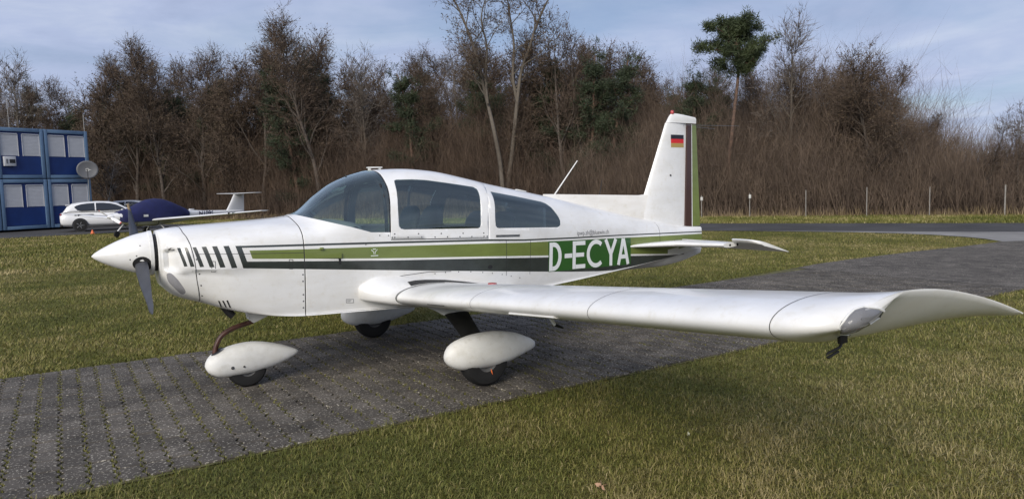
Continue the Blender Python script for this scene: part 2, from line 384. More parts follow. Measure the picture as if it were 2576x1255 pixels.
# paint: 1 dark, 2 olive, 3 deep green
for k, (a, b, c, d) in enumerate([((.567,1.266),(.588,1.266),(.626,1.122),(.603,1.120)), ((.613,1.268),(.635,1.268),(.674,1.117),(.646,1.116)), ((.670,1.267),(.696,1.267),(.740,1.111),(.711,1.110)),
        ((.733,1.267),(.766,1.267),(.813,1.104),(.779,1.104)), ((.806,1.267),(.842,1.267),(.890,1.097),(.852,1.097)), ((.886,1.265),(.926,1.265),(.976,1.087),(.934,1.087))]):
    cut([a, b, c, d], 1)
UT = [(.972,1.261),(1.50,1.243),(2.258,1.216),(3.246,1.174),(3.685,1.143),(4.361,1.117),(5.064,1.096),(6.71,1.036)]
UB = [(.972,1.243),(1.02,1.2435),(1.50,1.226),(2.257,1.198),(3.245,1.156),(3.685,1.127),(4.36,1.101),(5.063,1.082),(6.71,1.021)]
GT = [(1.07,1.219),(1.50,1.200),(2.256,1.174),(3.245,1.134),(3.684,1.111),(4.36,1.085),(5.323,1.049),(5.853,1.031),(6.71,1.003)]
GB = [(1.07,1.152),(1.5,1.121),(2.252,1.068),(3.245,1.009),(3.686,.978),(4.36,.928),(5.32,.858),(5.849,.817),(6.2,.79),(6.71,.76)]
DT = [(1.02,1.134),(1.5,1.101),(2.252,1.050),(3.245,.991),(3.687,.958),(4.36,.909),(5.32,.838),(6.0,.788),(6.4,.765)]
DB = [(1.02,1.080),(1.5,1.035),(2.252,.962),(3.248,.866),(4.022,.785),(4.3,.755),(4.8,.712),(5.04,.700),(5.4,.716),(5.97,.752),(6.35,.784),(6.4,.78)]
band([1.00, 1.5, 2.258, 3.246, 3.685, 4.361, 5.064, 6.71], UT, UB, 1)
cut([(.972,1.261),(1.014,1.2605),(1.066,1.075),(1.020,1.080)], 1)
cut([(1.073,1.219),(1.5,1.200),(1.5,1.121),(1.092,1.151)], 2)
band([1.5, 2.256, 3.245, 3.685, 4.36, 5.32, 5.85, 6.2, 6.71], GT, GB, 2)
band([1.044, 1.5, 2.252, 3.248, 3.687, 4.022, 4.36, 4.8, 5.04, 5.4, 6.0, 6.35], DT, DB, 1)
for f in bm.faces:                                             # the keel below the bottom corner stays white
    c = f.calc_center_median()
    if f[ly_m] == 2 and c.x > 6.0 and c.z < .86: f[ly_m] = 0
cut([(4.02, 1.096), (5.315, 1.048), (5.315, .742), (4.03, .780)], 3)
for f in bm.faces:                                             # rubber seal between windscreen and canopy
    c = f.calc_center_median()
    if f[ly_p] == 0 and 2.24 < c.x < 2.31 and c.z > 1.298: f[ly_m] = 4

PLANE = empty('aeroplane', (2.4, 0, 0), 0, 'white low-wing propeller aeroplane with green and black stripes parked on the paved path', 'aeroplane')
PLANE_OFF = Vector((2.4, 0, 0))
def P_(o):                                                      # parent to the aeroplane while keeping aircraft coordinates
    o.parent = PLANE; o.matrix_parent_inverse = Matrix.Translation(-PLANE_OFF); return o
def sub(o, parent):
    o.parent = parent; return o
SKIN = {}
def take(part, name, mats, solid=0.0):
    b2 = bm.copy(); pl = b2.faces.layers.int['pp']; ml = b2.faces.layers.int['pm']
    bmesh.ops.delete(b2, geom=[f for f in b2.faces if f[pl] != part], context='FACES')
    for f in b2.faces: f.material_index = f[ml]; f.smooth = True
    me = bpy.data.meshes.new(name); b2.to_mesh(me); b2.free()
    for m in mats: me.materials.append(m)
    me.set_sharp_from_angle(angle=math.radians(40))
    o = bpy.data.objects.new(name, me); COL.objects.link(o)
    if solid:
        md = o.modifiers.new('thickness', 'SOLIDIFY'); md.thickness = solid; md.offset = -1; md.material_offset = 20; md.material_offset_rim = 0
    return o
PAINT = [M_white, M_dark, M_green, M_dgreen, M_black, M_lining]
fuselage = P_(take(0, 'fuselage', PAINT, .012))
cowling = P_(take(1, 'cowling', PAINT, .006))
nose_bowl = P_(take(2, 'nose_bowl', PAINT, .006))
canopy = P_(take(3, 'sliding_canopy', PAINT, .014))
windscreen = P_(take(4, 'windscreen', [M_glass]))
def split_sides(part, name, mats, parent):
    o = take(part, name, mats); me = o.data
    out = []
    for s in (-1, 1):
        b2 = bmesh.new(); b2.from_mesh(me)
        bmesh.ops.delete(b2, geom=[f for f in b2.faces if f.calc_center_median().y * s < 0], context='FACES')
        m2 = bpy.data.meshes.new(name); b2.to_mesh(m2); b2.free()
        for m in mats: m2.materials.append(m)
        c = bpy.data.objects.new(name, m2); COL.objects.link(c); c.parent = parent; out.append(c)
    bpy.data.objects.remove(o); return out
split_sides(5, 'side_window', [M_glass], canopy)
split_sides(6, 'rear_window', [M_glass], fuselage)
split_sides(7, 'landing_lamp', [M_lampg], nose_bowl)

# ------------------------------------------------------------------ seams, screws, lettering on the skin
def ribbon(name, pts, nrm, width, mat, parent, off=.0015):
    pts = np.asarray(pts, float); nrm = np.asarray(nrm, float)
    t = np.gradient(pts, axis=0); w = np.cross(t, nrm); w /= (np.linalg.norm(w, axis=1, keepdims=True) + 1e-9)
    nn = nrm / (np.linalg.norm(nrm, axis=1, keepdims=True) + 1e-9)
    a = pts + nn*off + w*width/2; b = pts + nn*off - w*width/2
    V = np.empty((2*len(pts), 3)); V[0::2] = a; V[1::2] = b
    F = [(2*i, 2*i+1, 2*i+3, 2*i+2) for i in range(len(pts)-1)]
    return mesh_py(name, V, F, mat, parent)
def side_ribbon(name, P, width, mat, parent, n=14, side=-1, off=.0015):
    P = np.asarray(P, float); s = np.r_[0, np.cumsum(np.linalg.norm(np.diff(P, axis=0), axis=1))]
    q = np.linspace(0, s[-1], n); pp = [side_pt(np.interp(k, s, P[:, 0]), np.interp(k, s, P[:, 1]), side) for k in q]
    return ribbon(name, [a for a, _ in pp], [b for _, b in pp], width, mat, parent, off)
def ring_seam(name, xfun, width, mat, parent, jr):
    pts = []; nr = []
    for j in jr:
        col = GR[:, j]; x = .7
        for _ in range(8): x = float(xfun(np.interp(x, QX, col[:, 2])))
        p = np.array([x, np.interp(x, QX, col[:, 1]), np.interp(x, QX, col[:, 2])])
        l, n, i, d = BV.find_nearest(Vector(p)); c = np.array([0, p[1], p[2] - 1.1])
        n = np.array(n); n = n if n @ c > 0 else -n
        pts.append(p); nr.append(n)
    return ribbon(name, pts, nr, width, mat, parent)
m_ring = GR.shape[1]; JR = [j % m_ring for j in range(-47, 48)]
ring_seam('firewall_seam', lambda z: 1.5, .007, M_line, fuselage, JR)
bz = sorted(BOWL); ring_seam('nose_bowl_seam', lambda z: np.interp(z, [b[0] for b in bz], [b[1] for b in bz]) + .001, .0055, M_line, cowling, JR)
for sd_ in (-1, 1):
    side_ribbon('panel_seam', [(3.46, 1.15), (3.468, .80)], .005, M_line, fuselage, 8, sd_)
    side_ribbon('panel_seam', [(3.772, 1.125), (3.772, .785)], .004, M_line, fuselage, 8, sd_)
    side_ribbon('canopy_rail', [(2.262, 1.232), (2.6, 1.2155), (3.25, 1.1825)], .007, M_line, fuselage, 12, sd_)
    side_ribbon('panel_seam', [(5.838, 1.19), (5.853, 1.11), (5.846, 1.03), (5.846, .95)], .005, M_line, fuselage, 8, sd_)
    side_ribbon('cowl_seam', [(.69, 1.213), (1.0, 1.197), (1.495, 1.172)], .0035, M_line, cowling, 16, sd_)
    side_ribbon('canopy_latch', [(3.335, 1.1985), (3.63, 1.185)], .020, M_steel, fuselage, 8, sd_, .004)
    side_ribbon('wing_root_seam', [(2.0, .80), (2.12, .868), (2.35, .902), (2.62, .915), (2.85, .90)], .0045, M_line, fuselage, 16, sd_)
for q in ([(.795,1.15),(.82,1.149),(.818,1.066),(.791,1.068),(.795,1.15)], [(1.377,1.123),(1.406,1.12),(1.403,1.044),(1.374,1.047),(1.377,1.123)]):
    for a, b in zip(q[:-1], q[1:]): side_ribbon('latch_outline', [a, b], .004, M_line, cowling, 4)
for a in ((.842,.825,.868,.765), (.870,.825,.899,.762), (.899,.826,.927,.758)):
    side_ribbon('cooling_slot', [a[:2], a[2:]], .012, M_black, cowling, 6, off=.002)
def screws(name, pts, parent, r=.007, side=-1, mat=M_screw):
    V = []; F = []
    for x, z in pts:
        p, n = side_pt(x, z, side, .0015); u, w = frame_of(n); k = len(V)
        ring = [p + (u*math.cos(t) + w*math.sin(t))*r for t in np.arange(7)*2*PI/7]
        V += ring + [p + n*.003]; F += [(k+i, k+(i+1) % 7, k+7) for i in range(7)]
    o = mesh_py(name, V, F, mat, parent); o['kind'] = 'stuff'; return o
R1 = [(2.298,1.28),(2.525,1.269),(2.751,1.258),(2.977,1.247),(3.199,1.236),(2.273,1.250),(2.297,1.249),(2.423,1.243),(2.554,1.236),(2.687,1.229),(2.814,1.223),(2.943,1.216),(3.069,1.210),(3.201,1.204),(3.235,1.202)]
R2 = [(1.483,.99),(1.482,.934),(1.483,.821),(1.483,.765),(1.482,.709),(.718,.961),(.726,.874),(.735,.815),(.708,1.055),(.691,1.173)]
R3 = [(2.683,.893),(2.79,.895),(2.927,.888),(3.058,.878),(3.188,.860),(3.297,.842),(3.416,.818),(3.53,.79),(3.642,.762),(2.16,1.275),(2.24,1.27),(2.03,1.205)]
for s in (-1, 1):
    screws('screw_row', R1, canopy, side=s); screws('screw_row', R2, cowling, side=s); screws('screw_row', R3, fuselage, .006, s)
# registration letters, drawn as strokes that follow the skin
def stroke(P, w, closed=False):
    P = np.asarray(P, float); n = len(P); A = []; B = []
    for i in range(n):
        if closed: a = P[i] - P[i-1]; b = P[(i+1) % n] - P[i]
        else: a = P[i] - P[max(i-1, 0)] if i else P[1] - P[0]; b = P[min(i+1, n-1)] - P[i] if i < n-1 else a
        a = a / np.linalg.norm(a); b = b / np.linalg.norm(b); na = np.array([-a[1], a[0]]); nb = np.array([-b[1], b[0]]); m = na + nb; m /= np.linalg.norm(m)
        k = w/2 / max(m @ na, .45); A.append(P[i] + m*k); B.append(P[i] - m*k)
    return [(A[i], A[(i+1) % n], B[(i+1) % n], B[i]) for i in range(n if closed else n-1)]
def resample(P, d=.03):
    out = [np.array(P[0], float)]
    for a, b in zip(P[:-1], P[1:]):
        a = np.array(a, float); b = np.array(b, float); k = max(1, int(np.linalg.norm(b-a)/d))
        out += [a + (b-a)*t for t in np.linspace(0, 1, k+1)[1:]]
    return out
LW = .047
def arc(cx, cz, rx, rz, a0, a1, n=14): return [(cx + rx*math.cos(t), cz + rz*math.sin(t)) for t in np.linspace(a0, a1, n)]
LETTERS = {
 'D': [[(0.023,0),(0.023,.30)], [(.047,.277)] + arc(.065,.15,.088,.127,PI/2,-PI/2) + [(.047,.023)]],
 '-': [[(.222,.148),(.335,.148)]],
 'E': [[(.365,0),(.365,.30)], [(.389,.277),(.535,.277)], [(.389,.15),(.515,.15)], [(.389,.023),(.535,.023)]],
 'C': [arc(.705,.15,.125,.132,math.radians(48),math.radians(312),20)],
 'Y': [[(.862,.30),(.945,.135)], [(1.030,.30),(.948,.135)], [(.9465,.15),(.9465,0)]],
 'A': [[(1.075,0),(1.155,.30)], [(1.240,0),(1.160,.30)], [(1.100,.092),(1.215,.092)]],
}
for s in (-1, 1):
    for ch, strokes in LETTERS.items():
        V = []; F = []
        for k, st in enumerate(strokes):
            for quad in stroke(resample(st), LW if k == 0 or ch in 'DCYA' else LW*.96):
                b = len(V)
                for u, v in quad:
                    uu = u if s < 0 else 1.262 - u
                    x = 4.036 + uu * .992; z = .788 + v * .985 - (u if s < 0 else uu) * .031
                    V.append(side_pt(x, z, s, .0022 + k*.0005)[0])
                F.append((b, b+1, b+2, b+3))
        mesh_py('registration_letter', V, F, M_lettw, fuselage)
def text_on_side(body, x0, z0, size, mat, parent, slope=0.0, off=.002, space=1.0, xs=1.0):
    cu = bpy.data.curves.new('lettering', 'FONT'); cu.body = body; cu.size = size; cu.space_character = space; cu.resolution_u = 3
    o = bpy.data.objects.new('lettering', cu); COL.objects.link(o)
    dg = bpy.context.evaluated_depsgraph_get(); me = bpy.data.meshes.new_from_object(o.evaluated_get(dg)); bpy.data.objects.remove(o); bpy.data.curves.remove(cu)
    for v in me.vertices:
        u = v.co.x*xs; w = v.co.y; v.co = Vector(side_pt(x0 + u, z0 + w + u*slope, -1, off)[0])
    me.materials.clear(); return new_obj('lettering', me, parent, mat)
text_on_side('ipwp.zh@bluewin.ch', 4.442, 1.133, .068, M_text, fuselage, -.033, xs=.90)
# small emblem: two curved strokes, a dot and a line of fine print on a darker square
lg = mesh_py('emblem_square', [side_pt(x, z, -1, .0015)[0] for x, z in ((2.065,1.172),(2.14,1.168),(2.14,1.088),(2.065,1.092))], [(0,1,2,3)], material('emblem_green', (.135,.19,.04), .35), fuselage)
V = []; F = []
for k, st in enumerate([[(2.078,1.158),(2.082,1.148),(2.096,1.138),(2.0985,1.130),(2.0985,1.116)], [(2.130,1.158),(2.126,1.148),(2.112,1.138),(2.1095,1.130),(2.1095,1.116)], [(2.09,1.160),(2.118,1.160)], [(2.07,1.103),(2.137,1.1015)]]):
    for quad in stroke(st, .0045 if k < 2 else .006):
        b = len(V); V += [side_pt(x, z, -1, .003)[0] for x, z in quad]; F.append((b, b+1, b+2, b+3))
mesh_py('emblem', V, F, M_lettw, fuselage)
V = []; F = []
for k, st in enumerate([[(1.848,.743),(1.912,.736),(1.912,.705),(1.848,.712),(1.848,.743)], [(1.855,.732),(1.893,.728)], [(1.855,.723),(1.885,.720)]]):
    for quad in stroke(st, .003):
        b = len(V); V += [side_pt(x, z, -1, .002)[0] for x, z in quad]; F.append((b, b+1, b+2, b+3))
mesh_py('placard', V, F, M_text, fuselage)
# fresh air scoop behind the firewall (a submerged wedge with a dark mouth)
p0, nn = side_pt(1.60, 1.128); 
V = [side_pt(1.56,1.122,-1,.001)[0], side_pt(1.81,1.150,-1,.016)[0], side_pt(1.81,1.105,-1,.016)[0], side_pt(1.81,1.150,-1,-.004)[0], side_pt(1.81,1.105,-1,-.004)[0]]
mesh_py('air_scoop', V, [(0,1,2),(0,3,1),(0,2,4)], M_green, fuselage)
mesh_py('scoop_mouth', [side_pt(x, z, -1, .002)[0] for x, z in ((1.735,1.128),(1.808,1.150),(1.808,1.052),(1.79,1.05),(1.785,1.10))], [(0,1,2,3,4)], M_black, fuselage)
box('door_knob', tuple(side_pt(1.645,1.195,-1,.008)[0]), (.03,.02,.02), M_green, fuselage, .004)
mesh_py('drain_port', [side_pt(3.27 + .028*math.cos(t), .905 + .02*math.sin(t), -1, .002)[0] for t in np.arange(10)*2*PI/10], [tuple(range(10))], M_black, fuselage)
# air inlets either side of the spinner
for s in (-1, 1):
    mesh_py('air_inlet', [side_pt(x, z, s, .003)[0] for x, z in ((.505,1.272),(.552,1.262),(.552,1.250),(.515,1.250))], [(0,1,2,3)], M_black, nose_bowl)

# ------------------------------------------------------------------ spinner and propeller
def revolve(name, prof, mat, parent, center, seg=40, smooth=True):
    V = []; F = []; n = len(prof)
    for x, r in prof:
        for k in range(seg):
            a = 2*PI*k/seg; V.append((center[0] + x, center[1] + r*math.cos(a), center[2] + r*math.sin(a)))
    for i in range(n-1):
        for k in range(seg):
            F.append((i*seg+k, i*seg+(k+1) % seg, (i+1)*seg+(k+1) % seg, (i+1)*seg+k))
    F.append(tuple(range(seg))[::-1]); F.append(tuple(range((n-1)*seg, n*seg)))
    o = mesh_py(name, V, F, mat, parent); return sharp(o, 40)
ZS = 1.218
ts = np.linspace(0, 1, 26)
prof = [(t*.425, .178*max(.012, float(pchip([0,.02,.08,.25,.5,.75,1], [0,.075,.185,.42,.69,.89,1], [t])[0]))) for t in ts]
spinner = P_(revolve('spinner', prof, M_white, None, (0, 0, ZS)))
P_(revolve('spinner_backplate', [(.4255, .150), (.456, .150)], M_black, None, (0, 0, ZS)))
revolve('spinner_rim', [(.398, .1776), (.400, .1795), (.424, .1798), (.4252, .176)], M_white, spinner, (0, 0, ZS))
def spin_pt(x, ang, off=.002):
    r = float(np.interp(x, [p[0] for p in prof], [p[1] for p in prof])) + off
    return (x, r*math.cos(ang), ZS + r*math.sin(ang))
V = []; F = []
for x, a in [(.30, PI+.05), (.33, PI-.45), (.41, PI-.62), (.41, PI-.35), (.41, PI-.05), (.41, PI+.28), (.41, PI+.36), (.255, PI+.25), (.41, PI+.95)]:
    k = len(V); c = np.array(spin_pt(x, a, .0015)); n = np.array([-.2, math.cos(a), math.sin(a)]); u, w = frame_of(n)
    V += [c + (u*math.cos(t)+w*math.sin(t))*.0055 for t in np.arange(6)*PI/3]; F.append(tuple(range(k, k+6)))
sc_ = mesh_py('screw_row', V, F, M_screw, spinner); sc_['kind'] = 'stuff'
TH = 1.06                                                       # blade direction in the y,z plane
for s in (-1, 1):
    d = np.array([0, s*math.sin(TH), s*math.cos(TH)]); e1 = np.array([1.0, 0, 0]); e2 = np.cross(d, e1)
    rows = []
    for r, ch, tw, th in [(.09,.080,1.05,.06),(.16,.100,.98,.05),(.25,.112,.85,.034),(.38,.112,.68,.024),(.52,.098,.55,.018),(.65,.075,.46,.014),(.74,.072,.42,.011),(.79,.036,.40,.008),(.812,.010,.40,.004)]:
        a = e1*math.sin(tw)*1.0 + e2*math.cos(tw)*(1); a /= np.linalg.norm(a); n = np.cross(d, a)
        c = np.array([.335, 0, ZS]) + d*r
        row = []
        for t in np.arange(14)*2*PI/14:
            u = math.cos(t); v = math.sin(t); row.append(c + a*ch*.5*(u - .12) + n*th*.5*v*(1 - .35*u))
        rows.append(row)
    V = [p for r in rows for p in r]; F = []; mi = []
    for i in range(len(rows)-1):
        for k in range(14):
            F.append((i*14+k, i*14+(k+1) % 14, (i+1)*14+(k+1) % 14, (i+1)*14+k))
            mi.append(1 if (i >= 5 and (s > 0) and (4 <= k <= 9)) or (i >= 7 and s > 0) else 0)
    F.append(tuple(range(14))[::-1]); F.append(tuple(range(len(V)-14, len(V)))); mi += [0, 0]
    o = mesh_py('propeller_blade', V, F, [M_prop, M_proptip]); P_(o)
    for p, m_ in zip(o.data.polygons, mi): p.material_index = m_
    sharp(o, 50)
    # dark cut-out in the spinner round the blade root
    ang0 = math.atan2(d[2], d[1])
    ring = [spin_pt(.337 + .068*math.cos(t) + (.03 if math.cos(t) > 0 else 0)*abs(math.sin(t))*0, ang0 + .42*math.sin(t), .0022) for t in np.arange(22)*2*PI/22]
    mesh_py('blade_opening', [spin_pt(.337, ang0, .004)] + ring, [(0, i+1, (i+1) % 22 + 1) for i in range(22)], M_black, spinner)

# ------------------------------------------------------------------ wings
def yp(px, py, y=0.0):
    d = CR*(px-1288)/FPX - CU*(py-627.5)/FPX + CF; return CAM + d*((y-CAM[1])/d[1])
def airfoil(n=26, t=.150, m=.024, p=.45):
    b = np.linspace(0, PI, n); x = (1 - np.cos(b))/2
    yt = 5*t*(.2969*np.sqrt(x) - .126*x - .3516*x**2 + .2843*x**3 - .1036*x**4)
    yc = np.where(x < p, m/p**2*(2*p*x - x**2), m/(1-p)**2*((1-2*p) + 2*p*x - x**2))
    return x, yc + yt, yc - yt
AX, AU, AL = airfoil()
CH = 1.36; DROP = .115
def zle(y): return .735 + .0846*(abs(y) - .735)
def wing_sec(y, lex=2.207, up=0.0, lo_raise=0.0, chord_end=3.567, sgn=-1, pinch=0.0):
    c = chord_end - lex; x = lex + AX*c; base = zle(y) - DROP*AX*(c/CH)
    U = base + AU*CH; Lw = base + AL*CH
    U = U + up; Lw = Lw + (U - .006 - Lw)*lo_raise*(.40 + .60*smooth01(0, .22, AX))
    mid = (U + Lw)/2; U = mid + (U-mid)*(1-pinch); Lw = mid + (Lw-mid)*(1-pinch)
    pts = [(a, sgn*y, b) for a, b in zip(x[::-1], U[::-1])] + [(a, sgn*y, b) for a, b in zip(x[1:], Lw[1:])]
    return np.array(pts)
def loft(name, secs, mat, parent, smooth=50, capA=True, capB=True):
    n = len(secs[0]); V = np.concatenate(secs); F = []
    for i in range(len(secs)-1):
        for k in range(n):
            F.append((i*n+k, i*n+(k+1) % n, (i+1)*n+(k+1) % n, (i+1)*n+k))
    if capA: F.append(tuple(range(n))[::-1])
    if capB: F.append(tuple(range((len(secs)-1)*n, len(secs)*n)))
    o = mesh_py(name, V, F, mat, parent)
    b = bmesh.new(); b.from_mesh(o.data); bmesh.ops.recalc_face_normals(b, faces=b.faces); b.to_mesh(o.data); b.free()
    return sharp(o, smooth)
def sec_ribbon(name, y, i0, i1, width, mat, parent, sgn, off=.0018):
    s = wing_sec(y, sgn=sgn)[i0:i1]; P = catmull(s, 3); t = np.gradient(P, axis=0); n = np.cross(t, np.array([0, 1.0, 0]))
    c = np.array([2.9, sgn*y, zle(y)-.01]); flip = np.sign(((P-c)*n).sum(1))[:, None]
    return ribbon(name, P, n*flip, width, mat, parent, off)
for sgn in (-1, 1):
    ys = [.735, 1.2, 1.8, 2.4, 3.0, 3.6, 4.2, 4.5, 4.62]
    secs = [wing_sec(y, sgn=sgn) for y in ys]
    for s in (.15, .3, .45, .6, .72, .83, .92, 1.0):
        y = 4.62 + .24*s
        secs.append(wing_sec(y, lex=2.207 + .17*s**3, lo_raise=s**1.4*.98, sgn=sgn, up=.004*s, chord_end=3.567 + .17*s**1.5))
    wing = P_(loft('wing', secs, M_white, None, 60))
    for y in (2.07, 3.40): sec_ribbon('rib_seam', y, 2, 31, .0030, M_line, wing, sgn)
    sec_ribbon('wing_tip_seam', 4.585, 8, 31, .0038, M_line, wing, sgn)
    sec_ribbon('leading_edge_tape', .752, 15, 28, .030, M_dark, wing, sgn, .002)
    # root fairing blending the leading edge forward into the fuselage
    rs = [wing_sec(y, lex=lx, up=u, sgn=sgn) for y, lx, u in ((.48,1.955,.085),(.56,1.955,.075),(.60,1.985,.052),(.64,2.04,.034),(.685,2.115,.018),(.7345,2.203,.004))]
    for k, r in enumerate(rs):
        f = (1, 1, .7, .45, .2, 0)[k]
        r[:, 2] += np.where(np.arange(len(r)) < 26, 0, f*.02)
        r[:, 2] += .035*f*np.clip(1 - np.abs(r[:, 0]-2.1)/.35, 0, 1)
    fair = P_(loft('wing_root_fairing', rs, M_white, None, 60))
    # grip walkway on the fairing
    wv = [];
    for x, ya, yb in ((2.36,.73,.655),(2.44,.73,.635),(2.55,.73,.625),(2.75,.73,.615),(3.0,.73,.610),(3.25,.73,.605)):
        for y in (ya, (ya+yb)/2, yb):
            a = rs[0]; z = max(np.interp(x, r[:26][::-1, 0], r[:26][::-1, 2])*w for r, w in ((rs[0], 1),)) if False else None
            ys_ = [.48,.56,.60,.64,.685,.7345]; zz_ = [np.interp(x, r[:26][::-1, 0], r[:26][::-1, 2]) for r in rs]
            wv.append((x, sgn*y, np.interp(y, ys_, zz_) + .004))
    mesh_py('walkway_patch', wv, [(3*i+j, 3*i+j+1, 3*i+j+4, 3*i+j+3) for i in range(5) for j in range(2)], M_walk, fair)
    # navigation lamp in the tip
    if sgn < 0:
        _bw = bmesh.new(); _bw.from_mesh(wing.data); WB_ = BVHTree.FromBMesh(_bw)
    V = []; F = []
    rim = [(705,610),(712,560),(745,495),(790,440),(860,382),(960,353),(1100,360),(1150,385),(1110,440),(1010,510),(890,572),(790,614)]
    def on_tip(u_, v_):
        q = yp((2200+u_/3.519)/1.13820, (780+v_/3.519)/1.13820, -(4.735 + .120*(610-v_)/255))
        l_, n_, i_, d_ = WB_.ray_cast(Vector(CAM), (Vector(q)-Vector(CAM)).normalized())
        q, n_ = (np.array(l_), np.array(n_)) if l_ is not None else (q, np.array([-.35, -.85, -.25]))
        if n_ @ (CAM - q) < 0: n_ = -n_
        m_ = np.array([1, -sgn, 1.0]); return q*m_, n_*m_
    n = len(rim); cu_, cv_ = np.mean(rim, axis=0); VN = []
    for k, dy in ((1.0, .004), (.82, .016), (.55, .022), (.28, .025), (.02, .026)):
        for u_, v_ in rim:
            q, n_ = on_tip(cu_ + (u_-cu_)*k, cv_ + (v_-cv_)*k); V.append(q + n_*dy); VN.append(n_)
    base = np.array(V[:n]); cc = V[-1]; nrm_ = VN[-1]
    for l in range(4):
        for i in range(n): F.append((l*n+i, l*n+(i+1) % n, (l+1)*n+(i+1) % n, (l+1)*n+i))
    lens = mesh_py('navigation_lamp_cover', V, F, M_cloudy, wing, True)
    mesh_py('lamp_backing', [v - VN[k_]*(.001 + .010*min(1, k_//n)) for k_, v in enumerate(V)], F, M_lampd, wing, True)
    bmm = bmesh.new(); bmesh.ops.create_uvsphere(bmm, u_segments=12, v_segments=8, radius=.017)
    bp1 = base[1]*.25 + base[10]*.30 + cc*.45 + nrm_*.010
    bmesh.ops.translate(bmm, vec=tuple(bp1), verts=bmm.verts)
    bm_obj('navigation_bulb', bmm, M_redpl if sgn < 0 else material('green_lamp', (.02,.4,.1), .3), wing, 60)
    edge = [(V[i][0], V[i][1] + sgn*.001, V[i][2]) for i in range(n)]; edge.append(edge[0])
    tube('lamp_frame', edge, .006, M_dull, wing, 6, False)
    # fuel cap, stall strip, stall vane slot
    fx, fy = 2.66, 1.62
    fz = np.interp(fx, *[c[:26][::-1] for c in wing_sec(fy).T[[0, 2]]])
    revolve_pts = [(fx + r_*math.cos(a), sgn*fy + r_*math.sin(a), fz + h - .05*(r_*math.cos(a))) for r_, h in ((.036, 0), (.036, .007), (.024, .010)) for a in np.arange(16)*2*PI/16]
    mesh_py('fuel_cap', revolve_pts, [(l*16+k, l*16+(k+1) % 16, (l+1)*16+(k+1) % 16, (l+1)*16+k) for l in range(2) for k in range(16)] + [tuple(range(32, 48))], M_redpl, wing)
    ya, yb = 2.56, 3.06
    V = []
    for y in (ya, yb):
        z = zle(y); V += [(2.222, sgn*y, z-.036), (2.221, sgn*y, z-.047), (2.262, sgn*y, z-.056)]
    mesh_py('stall_strip', V, [(0,1,4,3),(1,2,5,4),(2,0,3,5),(0,2,1),(3,4,5)], M_white, wing)
    V = [(2.2165, sgn*y, zle(y) + dz - .028) for y in (1.36, 1.66) for dz in (-.003, .003)]
    V = [(v[0]-.006, v[1], v[2]) for v in V]
    mesh_py('stall_vane_slot', V, [(0,1,3,2)], M_line, wing)
    # tie-down hook below the outer wing
    hk = [(2.62, sgn*4.30, zle(4.30)-.06), (2.62, sgn*4.30, zle(4.30)-.125)]
    hx, hy, hz = 2.56, sgn*4.675, zle(4.675) - .052
    hook = box('tie_down_bracket', (hx, hy, hz-.02), (.05, .018, .075), M_black, wing, .004)
    tube('hook', [(hx, hy, hz-.05), (hx-.02, hy, hz-.072), (hx-.10, hy, hz-.085), (hx-.115, hy, hz-.095), (hx-.10, hy, hz-.103), (hx-.03, hy, hz-.088)], .006, M_black, wing, 8)
    tube('hook_ring', [(hx+.045 + .018*math.cos(t), hy, hz-.005 + .024*math.sin(t)) for t in np.linspace(0, 2*PI, 14)], .0045, M_black, wing, 6, False)
    if sgn < 0:
        tube('pitot_tube', [(2.75, -2.30, zle(2.3)-.10), (2.74, -2.30, zle(2.3)-.16), (2.77, -2.30, zle(2.3)-.205)], [.016, .014, .012], M_white, wing, 10)
        tube('pitot_tip', [(2.768, -2.30, zle(2.3)-.203), (2.84, -2.30, zle(2.3)-.235)], [.013, .007], M_black, wing, 8)

# ------------------------------------------------------------------ tail
def plate_sec(x0, x1, y, z0, th, vert=False, drop=0.0, n=12):
    b = np.linspace(0, PI, n); u = (1-np.cos(b))/2
    yt = th*np.sqrt(np.maximum(u, 0))*(1-u)*2.6*.5 + .003
    xs = x0 + (x1-x0)*u; zc = z0 - drop*u
    if vert: A = [(x, t, y) for x, t in zip(xs[::-1], yt[::-1])] + [(x, -t, y) for x, t in zip(xs[1:], yt[1:])]
    else: A = [(x, y, z+t) for x, t, z in zip(xs[::-1], yt[::-1], zc[::-1])] + [(x, y, z-t) for x, t, z in zip(xs[1:], yt[1:], zc[1:])]
    return np.array(A, float)
def fle(z): return float(np.interp(z, [1.2, 1.52, 2.40], [5.63, 5.762, 6.135]))
def hinge(z): return float(np.interp(z, [1.1, 2.4], [6.425, 6.475]))
fin = P_(loft('fin', [plate_sec(fle(z), hinge(z) + .004, z, 0, np.interp(z, [1.1, 2.4], [.085, .055]), True) for z in (1.12, 1.3, 1.52, 1.75, 2.0, 2.2, 2.385)], M_white, None, 50))
def rudder_te(z): return float(np.interp(z, [1.1, 2.4], [6.712, 6.652]))
def col_panel(name, fa, fb, zs, mat, parent, w0, w1):
    V = []; F = []
    for z in zs:
        a, b = fa(z), fb(z); V += [(a, w0, z), (b, w1, z), (b, -w1, z), (a, -w0, z)]
    for i in range(len(zs)-1):
        for k in range(4): F.append((4*i+k, 4*i+(k+1) % 4, 4*i+4+(k+1) % 4, 4*i+4+k))
    F += [(3,2,1,0), tuple(4*(len(zs)-1)+k for k in range(4))]
    return mesh_py(name, V, F, mat, parent)
zs = list(np.linspace(1.105, 2.375, 8))
rud = P_(col_panel('rudder', lambda z: hinge(z) + .008, lambda z: np.interp(z, [1.1, 2.4], [6.548, 6.555]), zs, M_rbrown, None, .024, .019))
col_panel('white_trim_line', lambda z: np.interp(z, [1.1, 2.4], [6.548, 6.555]), lambda z: np.interp(z, [1.1, 2.4], [6.562, 6.566]), zs, M_white, rud, .0192, .018)
